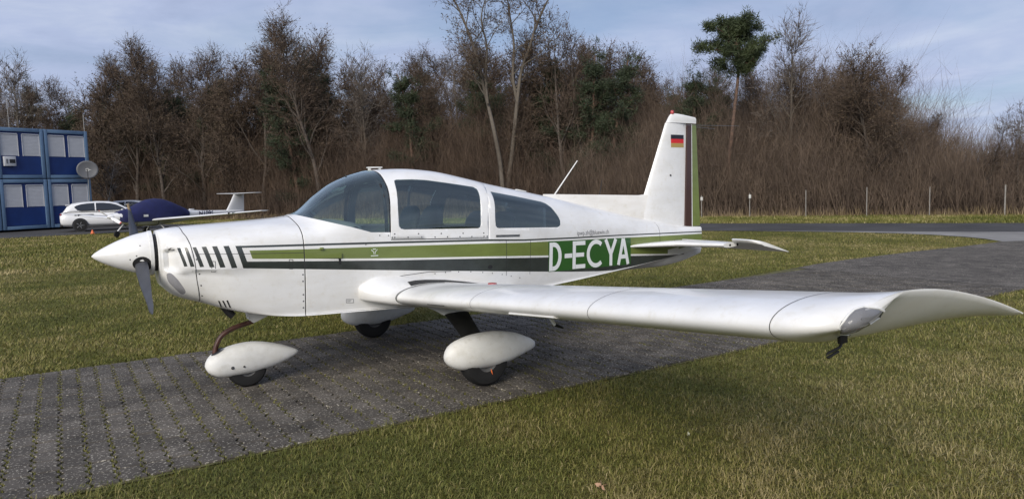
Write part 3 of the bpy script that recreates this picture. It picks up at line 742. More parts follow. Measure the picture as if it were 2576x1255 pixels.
col_panel('green_trim', lambda z: np.interp(z, [1.1, 2.4], [6.562, 6.566]), rudder_te, zs, M_green, rud, .0182, .004)
cap = [plate_sec(a, b, z, 0, t, True) for z, a, b, t in ((2.388,6.138,6.655,.055),(2.43,6.165,6.656,.052),(2.465,6.19,6.657,.045),(2.490,6.215,6.64,.032),(2.503,6.235,6.50,.018))]
fcap = P_(loft('fin_cap', cap, M_white, None, 50))
for k in range(len(fcap.data.vertices)):
    v = fcap.data.vertices[k]
    if v.co.z > 2.40: v.co.z -= .030*smooth01(6.25, 6.66, v.co.x)*(v.co.z-2.388)/.115
tube('cap_seam', [(6.135, -.001, 2.386), (6.2, -.031, 2.3862), (6.3, -.034, 2.3862), (6.45, -.026, 2.3862), (6.6, -.012, 2.386)], .0022, M_line, fcap, 5)
P_(revolve('beacon', [(0, .022), (.012, .023), (.03, .021), (.042, .015), (.046, .004)], M_redpl, None, (0, 0, 0)))
bc = bpy.data.objects['beacon']
for v in bc.data.vertices: v.co = Vector((6.245 + v.co.y, v.co.z, 2.497 + v.co.x))
for s in (-1, 1):
    tube('tail_antenna', [(6.40, s*.028, 2.362), (6.46, s*.06, 2.36), (7.22, s*.20, 2.352)], .0032, M_steel, fin, 6)
# flag on the fin (both sides)
def fin_y(x, z): 
    u = (x - fle(z))/(hinge(z) - fle(z)); th = np.interp(z, [1.1, 2.4], [.085, .055]); return th*math.sqrt(max(u, 0))*(1-u)*1.3 + .003
for s in (-1, 1):
    fl = empty('flag_sticker'); P_(fl)
    for k, (m_, za, zb) in enumerate(((M_flagb, 2.243, 2.192), (M_flagr, 2.192, 2.141), (M_flagg, 2.141, 2.090))):
        V = []
        for z in (za, zb):
            for x in np.linspace(6.185, 6.425, 7):
                V.append((x - 2.4*0, s*(fin_y(x, z) + .0022), z))
        mesh_py('flag_stripe', V, [(i, i+1, 8+i, 7+i) for i in range(6)], m_, fl)
    tube('static_port', [(6.17, s*(fin_y(6.17, 1.75)-.002), 1.75), (6.17, s*(fin_y(6.17, 1.75)+.008), 1.75)], .012, M_line, fin, 10)
# dorsal fin
V = []; F = []
dx = np.linspace(4.30, 5.93, 20)
for x in dx:
    zt = float(np.interp(x, [4.30, 4.40, 5.72, 5.80, 5.93], [1.575, 1.572, 1.520, 1.535, 1.56])); zb_ = float(np.interp(x, QX, GR[:, 0, 2])) - .03
    w = .028 + .012*smooth01(4.3, 4.8, x)
    if x > 5.6: w = .032
    zt = max(zt, zb_ + .03)
    V += [(x, w, zb_), (x, w*.85, zt-.02), (x, w*.4, zt), (x, -w*.4, zt), (x, -w*.85, zt-.02), (x, -w, zb_)]
for i in range(len(dx)-1):
    for k in range(5): F.append((6*i+k, 6*i+k+1, 6*i+7+k, 6*i+6+k))
F += [tuple(range(6))[::-1], tuple(range(6*(len(dx)-1), 6*len(dx)))]
dors = P_(mesh_py('dorsal_fin', V, F, M_cream, None)); sharp(dors, 45)
V = []; F = []
for z in (1.24, 1.29, 1.34, 1.39, 1.44, 1.49):
    k = len(V); V += [(5.90 + .006*math.cos(t), -.0345, z + .006*math.sin(t)) for t in np.arange(6)*PI/3]; F.append(tuple(range(k, k+6)))
so_ = mesh_py('screw_row', V, F, M_screw, dors); so_['kind'] = 'stuff'
# tailplane, elevators with raised horn balances
for s in (-1, 1):
    secs = []
    for y, x0, x1, z, th in ((.10,5.28,6.25,.945,.03),(.25,5.28,6.25,.945,.035),(.32,5.50,6.25,.945,.05),(.40,5.74,6.25,.945,.062),(.50,5.80,6.25,.947,.062),(.80,5.87,6.25,.951,.058),(1.07,5.93,6.25,.955,.050)):
        secs.append(plate_sec(x0, x1, s*y, z, th, drop=-.008))
    stab = P_(loft('tailplane', secs, M_white, None, 50))
    mesh_py('root_fairing_seam', [(5.742, s*.40, .949), (5.748, s*.406, .949), (6.0, s*.33, .998), (6.0, s*.322, .998)], [(0,1,2,3)], M_line, stab)
    for xh in (6.035, 6.155):
        tube('rib_hole', [(xh, s*1.066, .955), (xh, s*1.0735, .955)], .013 if xh < 6.1 else .016, M_black, stab, 12)
    ang = math.radians(15.5); ca, sa = math.cos(ang), math.sin(ang)
    def el(xr, zr): return 6.262 + xr*ca + zr*sa, .958 - xr*sa + zr*ca
    def elev_sec(y, xr0, xr1, th):
        n = 10; b = np.linspace(0, PI, n); u = (1-np.cos(b))/2; xs = xr0 + (xr1-xr0)*u; t = th*(1-u)**.8*np.clip(np.sqrt(u*14), 0, 1) + .002
        up = [(*el(a, h),) for a, h in zip(xs[::-1], t[::-1])]; lo = [(*el(a, -h),) for a, h in zip(xs[1:], t[1:])]
        return np.array([(a, s*y, b_) for a, b_ in up + lo])
    secs = [elev_sec(y, 0.005, w, .017) for y, w in ((.12, .43), (.5, .42), (1.075, .40))]
    elev = P_(loft('elevator', secs, M_white, None, 50))
    secs = [elev_sec(y, f, w, .021) for y, f, w in ((1.0755, -.215, .40), (1.20, -.215, .395), (1.30, -.205, .39), (1.36, -.17, .385), (1.385, -.10, .375))]
    loft('horn_balance', secs, M_white, elev, 50)

# ------------------------------------------------------------------ cabin
def lining_box(name, c, sz, mat, bev=.02, rot=None): return P_(box(name, c, sz, mat, None, bev, rot))
lining_box('cabin_floor', (2.6, 0, .93), (2.3, .98, .03), M_lining)
lining_box('cabin_bulkhead', (4.05, 0, 1.13), (.04, .74, .62), M_lining)
lining_box('instrument_panel', (1.98, 0, 1.22), (.05, .98, .28), M_black)
secs = []
for x, w, z in ((1.62,.26,1.405),(1.75,.40,1.42),(1.90,.47,1.42),(2.03,.49,1.395),(2.06,.49,1.36)):
    secs.append(np.array([(x, w*math.cos(a), z - .10 + (.10)*max(0, math.sin(a))**.5) for a in np.linspace(0, PI, 13)]))
P_(loft('glareshield', secs, M_lining, None, 60))
def seat(x, y, h=.62, w=.44, rake=14, headr=True):
    t = empty('seat'); P_(t)
    bmm = bmesh.new(); box_bm(bmm, (x-.02, y, 1.035), (.46, w, .14), None, .04); bm_obj('cushion', bmm, M_seat, t, 40)
    secs = []
    for k, (z, ww, th) in enumerate(((0,.92,.10),(.12,1,.11),(h*.55,1,.10),(h*.8,.92,.10),(h*.93,.70,.085),(h,.40,.05))):
        cx = x + .22 + z*math.sin(math.radians(rake)); cz = 1.02 + z*math.cos(math.radians(rake))
        secs.append(np.array([(cx + th*.5*np.sign(math.cos(a))*abs(math.cos(a))**.6, y + ww*w*.5*np.sign(math.sin(a))*abs(math.sin(a))**.6, cz) for a in np.arange(16)*2*PI/16]))
    loft('seat_back', secs, M_seat, t, 60)
for y in (-.25, .25):
    seat(2.50, y, .50); seat(3.28, y, .42, .46, 18)
tube('control_yoke', [(2.0, -.25, 1.24), (2.14, -.25, 1.25)], .014, M_black, None, 8); P_(bpy.data.objects['control_yoke'])
P_(tube('windscreen_bow', [(2.235, -.538, 1.27), (2.238, -.533, 1.45), (2.245, -.488, 1.61), (2.25, -.41, 1.705), (2.252, -.24, 1.805), (2.252, 0, 1.835), (2.252, .24, 1.805), (2.25, .41, 1.705), (2.245, .488, 1.61), (2.238, .533, 1.45), (2.235, .538, 1.27)], .016, M_black, None, 8))
# pale posts of the far canopy bow
P_(tube('canopy_bow', [(2.93, .56, 1.24), (2.93, .55, 1.45), (2.93, .50, 1.62), (2.93, .40, 1.72), (2.93, .2, 1.79), (2.93, 0, 1.815)], .012, M_lining, None, 6))

# ------------------------------------------------------------------ undercarriage
def pant(name, xs, up, lo, hw, yc, mat):
    secs = []
    for x in xs:
        a = float(pchip(*zip(*up), [x])[0]); b = float(pchip(*zip(*lo), [x])[0]); w = float(pchip(*zip(*hw), [x])[0])
        cz = (a+b)/2; h = (a-b)/2
        secs.append(np.array([(x, yc + w*np.sign(math.cos(t))*abs(math.cos(t))**.85, cz + h*np.sign(math.sin(t))*abs(math.sin(t))**.85) for t in np.arange(28)*2*PI/28]))
    return loft(name, secs, mat, None, 70)
def wheel(x, y, r, w, name='wheel'):
    t = empty(name, (x, y, r))
    prof = [(-w*.45, r*.42), (-w*.5, r*.6), (-w*.5, r*.72), (-w*.46, r*.88), (-w*.3, r*.975), (0, r), (w*.3, r*.975), (w*.46, r*.88), (w*.5, r*.72), (w*.5, r*.6), (w*.45, r*.42)]
    V = []; F = []; seg = 36
    for yy, rr in prof:
        for k in range(seg): a = 2*PI*k/seg; V.append((rr*math.cos(a), yy, rr*math.sin(a)))
    for i in range(len(prof)-1):
        for k in range(seg): F.append((i*seg+k, i*seg+(k+1) % seg, (i+1)*seg+(k+1) % seg, (i+1)*seg+k))
    ty = mesh_py('tyre', V, F, M_rubber, t); sharp(ty, 40)
    V = []; F = []
    for yy, rr in ((-w*.42, r*.43), (-w*.36, r*.38), (-w*.2, r*.26), (-w*.25, r*.1), (w*.25, r*.1), (w*.2, r*.26), (w*.36, r*.38), (w*.42, r*.43)):
        for k in range(20): a = 2*PI*k/20; V.append((rr*math.cos(a), yy, rr*math.sin(a)))
    for i in range(7):
        for k in range(20): F.append((i*20+k, i*20+(k+1) % 20, (i+1)*20+(k+1) % 20, (i+1)*20+k))
    rm = mesh_py('rim', V, F, M_rim, t); sharp(rm, 30); P_(t); return t
XS = np.r_[2.352, 2.36, 2.375, 2.40, 2.43, 2.47, 2.52, np.linspace(2.58, 3.14, 12), 3.18, 3.21, 3.23, 3.245]
UPm = [(2.352,.288),(2.36,.318),(2.40,.375),(2.5,.420),(2.65,.446),(2.8,.449),(3.0,.418),(3.15,.360),(3.23,.312),(3.245,.285)]
LOm = [(2.352,.280),(2.36,.252),(2.40,.208),(2.48,.168),(2.6,.153),(2.8,.150),(2.95,.170),(3.1,.210),(3.23,.255),(3.245,.275)]
HWm = [(2.352,.006),(2.36,.028),(2.40,.065),(2.5,.100),(2.65,.115),(2.8,.114),(3.0,.090),(3.15,.056),(3.23,.028),(3.245,.005)]
for s in (-1, 1):
    wp = P_(pant('wheel_fairing', XS, UPm, LOm, HWm, s*1.27, M_dull))
    for v in wp.data.vertices: v.co.x += .035
    wheel(2.755, s*1.27, .215, .155)
    secs = []
    for y, z, c, th in ((.46,.640,.40,.05),(.66,.605,.36,.045),(.74,.585,.30,.04),(.82,.555,.24,.032),(.95,.485,.215,.03),(1.08,.415,.20,.028),(1.27,.315,.18,.025)):
        secs.append(np.array([(2.73 + .04*(1.27-y) + c*.5*math.cos(t), s*y + th*.5*math.sin(t)*.55, z + th*.5*math.sin(t)*.8) for t in np.arange(16)*2*PI/16]))
    P_(loft('gear_leg', secs[2:], M_leg, None, 60))
    P_(loft('gear_leg_fairing', [x_ + np.array([0, 0, .004]) for x_ in [(q_ - q_.mean(0))*1.18 + q_.mean(0) for q_ in secs[:4]]], M_dull, None, 60))
    tube('brake_tag', [(2.78, s*1.35, .145), (2.777, s*1.365, .125), (2.783, s*1.366, .105)], [.003, .005, .002], M_orange, wp, 6)
# belly fairing between the legs
secs = [np.array([(x, w*math.cos(t), .612 - d*max(0, -math.sin(t))**.7) for t in np.linspace(PI, 2*PI, 15)]) for x, w, d in ((2.05,.10,.004),(2.2,.36,.035),(2.5,.46,.055),(2.9,.46,.06),(3.3,.40,.045),(3.55,.2,.01))]
P_(loft('belly_fairing', secs, M_dull, None, 60))
XN = np.r_[.763, .77, .785, .81, .85, .90, np.linspace(.96, 1.44, 11), 1.49, 1.52, 1.54, 1.555]
UPn = [(.763,.232),(.77,.256),(.81,.312),(.90,.352),(1.0,.378),(1.12,.388),(1.25,.372),(1.38,.335),(1.5,.284),(1.54,.262),(1.555,.248)]
LOn = [(.763,.222),(.77,.196),(.80,.155),(.86,.120),(.95,.108),(1.1,.112),(1.25,.130),(1.38,.158),(1.5,.204),(1.54,.226),(1.555,.240)]
HWn = [(.763,.006),(.77,.028),(.81,.068),(.90,.096),(1.05,.106),(1.2,.098),(1.35,.076),(1.5,.038),(1.54,.020),(1.555,.004)]
npant = P_(pant('wheel_fairing', XN, UPn, LOn, HWn, 0, M_dull))
wheel(1.10, 0, .165, .12, 'nose_wheel')
P_(tube('nose_strut', catmull([yp(636, 808), yp(612, 816), yp(585, 826), yp(560, 842), yp(547, 862), yp(541, 884), yp(540, 905)], 5), .0215, M_brownst, None, 12))
sl = [yp(538, 888) + np.array([0, -.045, .0])]
for dx_, dz_, r_ in ((.107, .015, .022), (.20, .013, .014)):
    xx, zz2 = .86 + dx_, .185 + dz_
    w_ = float(pchip(*zip(*HWn), [xx])[0])
    tube('fairing_bolt', [(xx, -w_*1.0 + .012, zz2), (xx, -w_*1.0 - .0005, zz2)], r_*.62, M_line, npant, 12); tube('bolt_head', [(xx, -w_*1.0 - .0004, zz2), (xx, -w_*1.0 - .003, zz2)], r_*.25, M_steel, npant, 8)
mesh_py('strut_opening', [(.86 + .045*math.cos(t), -.018 + .040*math.sin(t), .345 + .030*math.cos(t)) for t in np.arange(14)*2*PI/14], [tuple(range(14))], M_black, npant)
V = [(1.12,-.05,.668),(1.42,-.035,.66),(1.42,.035,.66),(1.12,.05,.68),(1.135,-.05,.585),(1.17,-.05,.555),(1.20,-.05,.565),(1.40,-.03,.640),(1.135,.05,.585),(1.17,.05,.555),(1.20,.05,.565),(1.40,.03,.640)]
P_(mesh_py('nose_gear_mount', V, [(0,4,5,6,7,1),(3,2,11,10,9,8),(0,3,8,4),(4,8,9,5),(5,9,10,6),(6,10,11,7),(7,11,2,1),(0,1,2,3)], M_dull))
P_(tube('exhaust_pipe', [(.90, -.15, .77), (.955, -.16, .685), (.985, -.162, .655)], .032, M_black, None, 14))
# ------------------------------------------------------------------ aerials and roof fittings
P_(tube('whip_aerial', [(4.44, 0, 1.56), (4.77, 0, 1.935)], [.0085, .006], M_white, None, 8))
P_(tube('rod_aerial', [(5.045, 0, 1.375), (5.052, 0, 1.43), (5.07, 0, 1.50), (5.125, 0, 1.725)], [.016, .011, .005, .003], M_black, None, 8))
vent = P_(box('roof_handle', (2.36, 0, 1.884), (.14, .06, .010), M_dull, None, .003)); box('handle_foot', (2.31, 0, 1.871), (.02, .03, .022), M_dull, vent); box('handle_foot', (2.41, 0, 1.872), (.02, .03, .022), M_dull, vent)
P_(box('roof_handle', (4.0, 0, 1.622), (.12, .05, .010), M_dull, None, .003, Matrix.Rotation(math.radians(11.5), 3, 'Y')))
P_(tube('air_thermometer', [(2.07, -.02, 1.82), (2.055, -.02, 1.72)], [.006, .006], M_black, None, 8))
# ------------------------------------------------------------------ ground, path, taxiway
TN = np.array([.888, .461]); TT = np.array([.461, -.888])       # across / along the far taxiway
def tw(n, t): return TN*n + TT*t
def ground_mat():
    m = bpy.data.materials.new('lawn_soil'); m.use_nodes = True; t = m.node_tree; b = t.nodes['Principled BSDF']
    c = t.nodes.new('ShaderNodeTexCoord')
    n1 = t.nodes.new('ShaderNodeTexNoise'); n1.inputs['Scale'].default_value = .55; n1.inputs['Detail'].default_value = 8; n1.inputs['Roughness'].default_value = .65
    n2 = t.nodes.new('ShaderNodeTexNoise'); n2.inputs['Scale'].default_value = 22; n2.inputs['Detail'].default_value = 6; n2.inputs['Roughness'].default_value = .7
    for n in (n1, n2): t.links.new(c.outputs['Object'], n.inputs['Vector'])
    a = ramp(t, n1.outputs[0], [(.32, (.080, .084, .022)), (.5, (.120, .115, .034)), (.68, (.185, .155, .058))])
    d = ramp(t, n2.outputs[0], [(.30, (.45,)*3), (.65, (1.15,)*3)])
    mx_ = t.nodes.new('ShaderNodeMix'); mx_.data_type = 'RGBA'; mx_.blend_type = 'MULTIPLY'; mx_.inputs[0].default_value = 1
    t.links.new(a, mx_.inputs[6]); t.links.new(d, mx_.inputs[7]); t.links.new(mx_.outputs[2], b.inputs['Base Color'])
    b.inputs['Roughness'].default_value = .95; b.inputs['Specular IOR Level'].default_value = .1
    bp = t.nodes.new('ShaderNodeBump'); bp.inputs['Strength'].default_value = .6; bp.inputs['Distance'].default_value = .03
    t.links.new(n2.outputs[0], bp.inputs['Height']); t.links.new(bp.outputs[0], b.inputs['Normal'])
    return m
GM = ground_mat()
g = mesh_py('ground', [(-400,-300,-.02),(400,-300,-.02),(400,500,-.02),(-400,500,-.02)], [(0,1,2,3)], GM); tag(g, 'grass covered airfield ground', 'ground', kind='structure')
def speckle(name, base, dark, light, sc1=3, sc2=180, bump=.35, light_p=.66, rough=.9, cellvar=0.0):
    m = bpy.data.materials.new(name); m.use_nodes = True; t = m.node_tree; b = t.nodes['Principled BSDF']
    c = t.nodes.new('ShaderNodeTexCoord'); geo = t.nodes.new('ShaderNodeNewGeometry')
    n1 = t.nodes.new('ShaderNodeTexNoise'); n1.inputs['Scale'].default_value = sc1; n1.inputs['Detail'].default_value = 7; n1.inputs['Roughness'].default_value = .6
    n2 = t.nodes.new('ShaderNodeTexNoise'); n2.inputs['Scale'].default_value = sc2; n2.inputs['Detail'].default_value = 3; n2.inputs['Roughness'].default_value = .6
    t.links.new(geo.outputs['Position'], n1.inputs['Vector']); t.links.new(geo.outputs['Position'], n2.inputs['Vector'])
    a = ramp(t, n1.outputs[0], [(.3, dark), (.66, base)])
    f = ramp(t, n2.outputs[0], [(light_p, (0,)*3), (light_p+.05, (1,)*3)])
    mx_ = t.nodes.new('ShaderNodeMix'); mx_.data_type = 'RGBA'
    t.links.new(f, mx_.inputs[0]); t.links.new(a, mx_.inputs[6]); mx_.inputs[7].default_value = (*light, 1)
    sv = t.nodes.new('ShaderNodeVectorMath'); sv.operation = 'DIVIDE'; sv.inputs[1].default_value = (.147, .22, 1000); t.links.new(geo.outputs['Position'], sv.inputs[0])
    ad = t.nodes.new('ShaderNodeVectorMath'); ad.operation = 'ADD'; ad.inputs[1].default_value = (0, 7.841, .5); t.links.new(sv.outputs[0], ad.inputs[0])
    fl_ = t.nodes.new('ShaderNodeVectorMath'); fl_.operation = 'FLOOR'; t.links.new(ad.outputs[0], fl_.inputs[0])
    wn = t.nodes.new('ShaderNodeTexWhiteNoise'); t.links.new(fl_.outputs[0], wn.inputs['Vector'])
    n5 = t.nodes.new('ShaderNodeTexNoise'); n5.inputs['Scale'].default_value = .7; n5.inputs['Detail'].default_value = 5; t.links.new(geo.outputs['Position'], n5.inputs['Vector'])
    hv = t.nodes.new('ShaderNodeHueSaturation'); t.links.new(mx_.outputs[2], hv.inputs['Color'])
    t.links.new(mth(t, 'ADD', mth(t, 'MULTIPLY_ADD', wn.outputs['Value'], cellvar, 1 - cellvar*.5), mth(t, 'MULTIPLY_ADD', n5.outputs[0], .9, -.45)), hv.inputs['Value']); t.links.new(hv.outputs[0], b.inputs['Base Color'])
    b.inputs['Roughness'].default_value = rough; b.inputs['Specular IOR Level'].default_value = .25
    bp = t.nodes.new('ShaderNodeBump'); bp.inputs['Strength'].default_value = bump; bp.inputs['Distance'].default_value = .004
    t.links.new(n2.outputs[0], bp.inputs['Height']); t.links.new(bp.outputs[0], b.inputs['Normal'])
    return m
M_asph = speckle('taxiway_asphalt', (.068, .066, .066), (.050, .049, .049), (.10, .098, .096), .5, 60, .2, .62)
M_paver = speckle('concrete_paver', (.112, .099, .084), (.050, .044, .037), (.35, .325, .27), 3.2, 55, .8, .585, cellvar=.42)
M_pale = speckle('pale_paver', (.25, .24, .225), (.19, .185, .175), (.30, .29, .27), 1.2, 60, .3, .64)
M_joint = material('mossy_joint', (.130, .125, .036), .95, col2=(.055, .045, .022), vscale=14, v_lo=.38, v_hi=.62, bump=.6, bscale=90)
def flat(name, P, z, mat, label=None, cat=None):
    o = mesh_py(name, [(p[0], p[1], z) for p in P], [tuple(range(len(P)))], mat)
    tag(o, kind='structure'); 
    if label: o['label'] = label; o['category'] = cat
    return o
far_edge = [(-9,1.85),(7.5,1.82),(8.5,1.86),(10.2,1.96),(12.3,2.20),(13.6,2.23),(15.7,2.16),(17.4,2.0),(19.26,1.96)]
path = flat('paved_path', [(-9,-1.75),(26.5,-1.75)] + [tuple(tw(21.56, 14)), tuple(tw(21.56, 6.8)), (19.26,1.96)] + far_edge[::-1][1:], -.012, M_joint, 'grey paved path with mossy joints', 'path')
taxi = flat('taxiway', [tuple(tw(21.55, -60)), tuple(tw(21.55, 60)), tuple(tw(26.0, 60)), tuple(tw(26.0, -60))], -.008, M_asph, 'dark asphalt taxiway along the wood', 'taxiway')
apron = flat('apron', [(-60,36.3),(-2.7,35.6),(2.3,35.4),tuple(tw(21.5, -29)),tuple(tw(21.5, -70)),(-60,70)], -.0045, M_asph, 'dark asphalt apron in front of the blue containers', 'apron')
strip = flat('pale_paved_strip', [(19.30,1.98),(19.92,2.62),(20.3,3.3),(20.55,4.25),(20.62,5.4),(20.42,6.7),tuple(tw(21.545, .35)),tuple(tw(21.545, 12)),(25.5,-1.7),(22.0,-1.7),(20.2,.5)], -.006, M_pale, 'pale paving between the lawn tip and the taxiway', 'paving')
# pavers with zigzag joints across the path
PX_, PY_, AMP = .147, .22, .0115
zy = np.array([0, .036, .072, .092, .128, .148, .184, .22]); zo = np.array([1, 1, -1, -1, 1, 1, -1, -1])*AMP
def paver_geo(wig=0.0):
    g1, g2 = .0080, .0048; y = g2 + (zy/PY_)*(PY_-2*g2); L_ = list(zip(zo + g1, y)); R_ = list(zip(zo + PX_ - g1, y))[::-1]
    ring = L_ + R_; n = len(ring); cx = np.mean([p[0] for p in ring]); cy = PY_/2
    top = [(cx + (p[0]-cx)*.965, cy + (p[1]-cy)*.975, 0) for p in ring]
    low = [(p[0], p[1], -.006) for p in ring]; bot = [(p[0], p[1], -.0118) for p in ring]
    V = top + low + bot; F = [tuple(range(n))[::-1]]
    for l in range(2):
        for i in range(n): F.append((l*n+i, l*n+(i+1) % n, (l+1)*n+(i+1) % n, (l+1)*n+i))
    return np.array(V), F
PVV, PVF = paver_geo()
pav_me = bpy.data.meshes.new('paver'); pav_me.from_pydata([tuple(v) for v in PVV], [], PVF); pav_me.materials.append(M_paver); pav_me.update()
cells = []
rows_ = int(3.56/PY_)
for i in range(int(-1.6/PX_), int(11.5/PX_)):
    for j in range(rows_):
        x = i*PX_; y = -1.725 + j*PY_
        cells.append((x, y))
def vis(x, y):
    d = np.array([x, y, 0]) - CAM; z = d @ CF; u = 1288 + FPX*(d @ CR)/z; v = 627.5 - FPX*(d @ CU)/z
    return (u, v, z)
sc_c = []
for k, (x, y) in enumerate(cells):
    u, v, z = vis(x+.07, y+.11); inside = (-40 < u < 2616) and v < 1300 and z > .5
    sc_c.append((z if inside else 1e3 + z, k))
sc_c.sort(); single = {k for _, k in sc_c[:300]}
jit = np.random.default_rng(3)
restV = []; restF = []; n0 = 0; nb = len(PVV)
for k, (x, y) in enumerate(cells):
    dz = jit.normal(0, .0016); ax, ay = jit.normal(0, .004, 2); yaw = jit.normal(0, .006)
    if k in single:
        o = bpy.data.objects.new('paver', pav_me); COL.objects.link(o); o.parent = path; o.location = (x, y, dz); o.rotation_euler = (ax, ay, yaw)
    else:
        v = PVV.copy(); v[:, 2] += dz + v[:, 1]*ax - v[:, 0]*ay; v[:, 0] += x - yaw*v[:, 1]; v[:, 1] += y + yaw*PVV[:, 0]
        restV.append(v); restF += [tuple(a + n0 for a in f) for f in PVF]; n0 += nb
o = mesh_py('paver_field', np.concatenate(restV), restF, M_paver, path); o['kind'] = 'stuff'
fp = [(11.5,-1.745),(26.3,-1.745),(22.0,.5),(19.26,1.95)] + [p for p in far_edge[::-1] if p[0] > 11.6 and p[0] < 19] + [(11.5, 2.08)]
o = mesh_py('far_paving', [(p[0], p[1], -.004) for p in fp], [tuple(range(len(fp)))], M_paver, path)
side_y = [(-9 + k*.6) for k in range(35)]
# ------------------------------------------------------------------ grass
def grass_mat(name, ramp_cols):
    m = bpy.data.materials.new(name); m.use_nodes = True; t = m.node_tree; b = t.nodes['Principled BSDF']
    at = t.nodes.new('ShaderNodeAttribute'); at.attribute_name = 'tint'
    t.links.new(ramp(t, at.outputs['Fac'], ramp_cols), b.inputs['Base Color'])
    b.inputs['Roughness'].default_value = .6; b.inputs['Specular IOR Level'].default_value = .18
    return m
M_blade = grass_mat('grass_blades', [(0, (.050, .060, .013)), (.28, (.096, .108, .024)), (.52, (.162, .158, .041)), (.75, (.255, .215, .086)), (1, (.41, .34, .18))])
def vnoise(x, y, sc, seed):
    r = np.random.default_rng(seed); T = r.random((64, 64)); u = x*sc % 64; v = y*sc % 64
    i = u.astype(int); j = v.astype(int); f = u-i; g_ = v-j; f = f*f*(3-2*f); g_ = g_*g_*(3-2*g_)
    i1 = (i+1) % 64; j1 = (j+1) % 64
    return T[i, j]*(1-f)*(1-g_) + T[i1, j]*f*(1-g_) + T[i, j1]*(1-f)*g_ + T[i1, j1]*f*g_
def fbm(x, y, sc, seed): return .5*vnoise(x, y, sc, seed) + .28*vnoise(x, y, sc*2.3, seed+1) + .22*vnoise(x, y, sc*5.1, seed+2)
def blades(name, X, Y, hmin, hmax, wid, seed, segs=2, tint_off=0.0, lean=.55, z0=-.02, mat=None, label=None, cat='grass'):
    r = np.random.default_rng(seed); n = len(X)
    big = fbm(X, Y, .55, 11); sm = fbm(X, Y, 2.6, 31)
    hs = (hmin + (hmax-hmin)*r.random(n)**1.5)*(.55 + .9*sm)
    a = r.random(n)*2*PI; ln = lean*(.25 + r.random(n)); wind = np.array([.10, .03])
    dx = np.cos(a)*ln + wind[0]*(.5+.8*big); dy = np.sin(a)*ln + wind[1]
    pa = a + PI/2 + r.normal(0, .5, n); w = wid*(.6 + .8*r.random(n)); px_ = np.cos(pa)*w/2; py_ = np.sin(pa)*w/2
    z = np.full(n, z0)
    if segs == 2:
        V = np.empty((n, 5, 3))
        V[:, 0] = np.stack([X-px_, Y-py_, z], 1); V[:, 1] = np.stack([X+px_, Y+py_, z], 1)
        mxx = X + dx*hs*.4; myy = Y + dy*hs*.4
        V[:, 2] = np.stack([mxx-px_*.75, myy-py_*.75, z+hs*.62], 1); V[:, 3] = np.stack([mxx+px_*.75, myy+py_*.75, z+hs*.62], 1)
        V[:, 4] = np.stack([X + dx*hs*1.25, Y + dy*hs*1.25, z+hs*(.95 - .3*ln)], 1)
        k = np.arange(n)[:, None]*5; F = np.concatenate([k + [[0,1,3]], k + [[0,3,2]], k + [[2,3,4]]])
        nv = 5
    else:
        V = np.empty((n, 3, 3)); V[:, 0] = np.stack([X-px_, Y-py_, z], 1); V[:, 1] = np.stack([X+px_, Y+py_, z], 1)
        V[:, 2] = np.stack([X + dx*hs, Y + dy*hs, z+hs], 1); F = np.arange(n)[:, None]*3 + [[0,1,2]]; nv = 3
    ti = np.clip(.10 + .72*(big-.30)*1.2 + .42*(sm-.3) + r.normal(0, .13, n) + (r.random(n) < .06)*.30 + tint_off, 0, 1)
    T = np.repeat(ti, nv)
    o = mesh_np(name, V.reshape(-1, 3), F, mat or M_blade, None, False, T)
    return tag(o, label, cat, kind='stuff')
r_ = np.random.default_rng(21)
def scatter(poly, dens, seed):
    r = np.random.default_rng(seed); P = np.asarray(poly, float); x0, y0 = P.min(0); x1, y1 = P.max(0); n = int((x1-x0)*(y1-y0)*dens)
    X = x0 + (x1-x0)*r.random(n); Y = y0 + (y1-y0)*r.random(n); ins = np.zeros(n, bool); j = len(P)-1
    for i in range(len(P)):
        c = ((P[i,1] > Y) != (P[j,1] > Y)) & (X < (P[j,0]-P[i,0])*(Y-P[i,1])/(P[j,1]-P[i,1]+1e-12) + P[i,0]); ins ^= c; j = i
    return X[ins], Y[ins]
def keep_dist(X, Y, full, power=1.3):
    d = np.hypot(X-CAM[0], Y-CAM[1]); p = np.minimum(1, (full/d)**power); k = r_.random(len(X)) < p; return X[k], Y[k]
edge_n = lambda X, s: (fbm(X, X*0 + s, 2.2, 77)-.5)*.22 + (vnoise(X, X*0+s, 14, 5)-.5)*.12
X, Y = scatter([(-2.6,-1.62),(-2.6,-2.6),(-.3,-3.6),(2.2,-5.6),(5.2,-6.2),(8,-5.2),(8.0,-1.62)], 6800, 1)
k = Y < -1.74 + edge_n(X, .3); X, Y = keep_dist(X[k], Y[k], 4.2, 1.1)
blades('lawn_grass', X, Y, .016, .046, .0048, 2, 2, .22, 1.1, label='rough short grass of the lawn in the foreground')
X, Y = scatter([(8,-1.62),(8,-6.5),(17,-9),(26,-1.62)], 1500, 3)
k = Y < -1.74 + edge_n(X, .3); X, Y = keep_dist(X[k], Y[k], 9, 1.2)
blades('lawn_grass', X, Y, .02, .050, .009, 4, 1, .08, 1.0, label='short grass of the lawn right of the wing')
cxy = scatter([(-2.0,-1.75),(-.3,-3.4),(2.2,-5.2),(5.2,-5.8),(7.5,-5.0),(7.5,-1.75)], 22, 51); cx_, cy_ = cxy
k = fbm(cx_, cy_, .7, 15) > .42; cx_, cy_ = cx_[k], cy_[k]; m_ = 22
X = np.repeat(cx_, m_) + r_.normal(0, .035, len(cx_)*m_); Y = np.repeat(cy_, m_) + r_.normal(0, .035, len(cx_)*m_); k = Y < -1.78
blades('grass_tufts', X[k], Y[k], .03, .085, .0042, 16, 2, .2, 1.0, label='longer tufts standing out of the foreground lawn')
FE = np.array(far_edge)
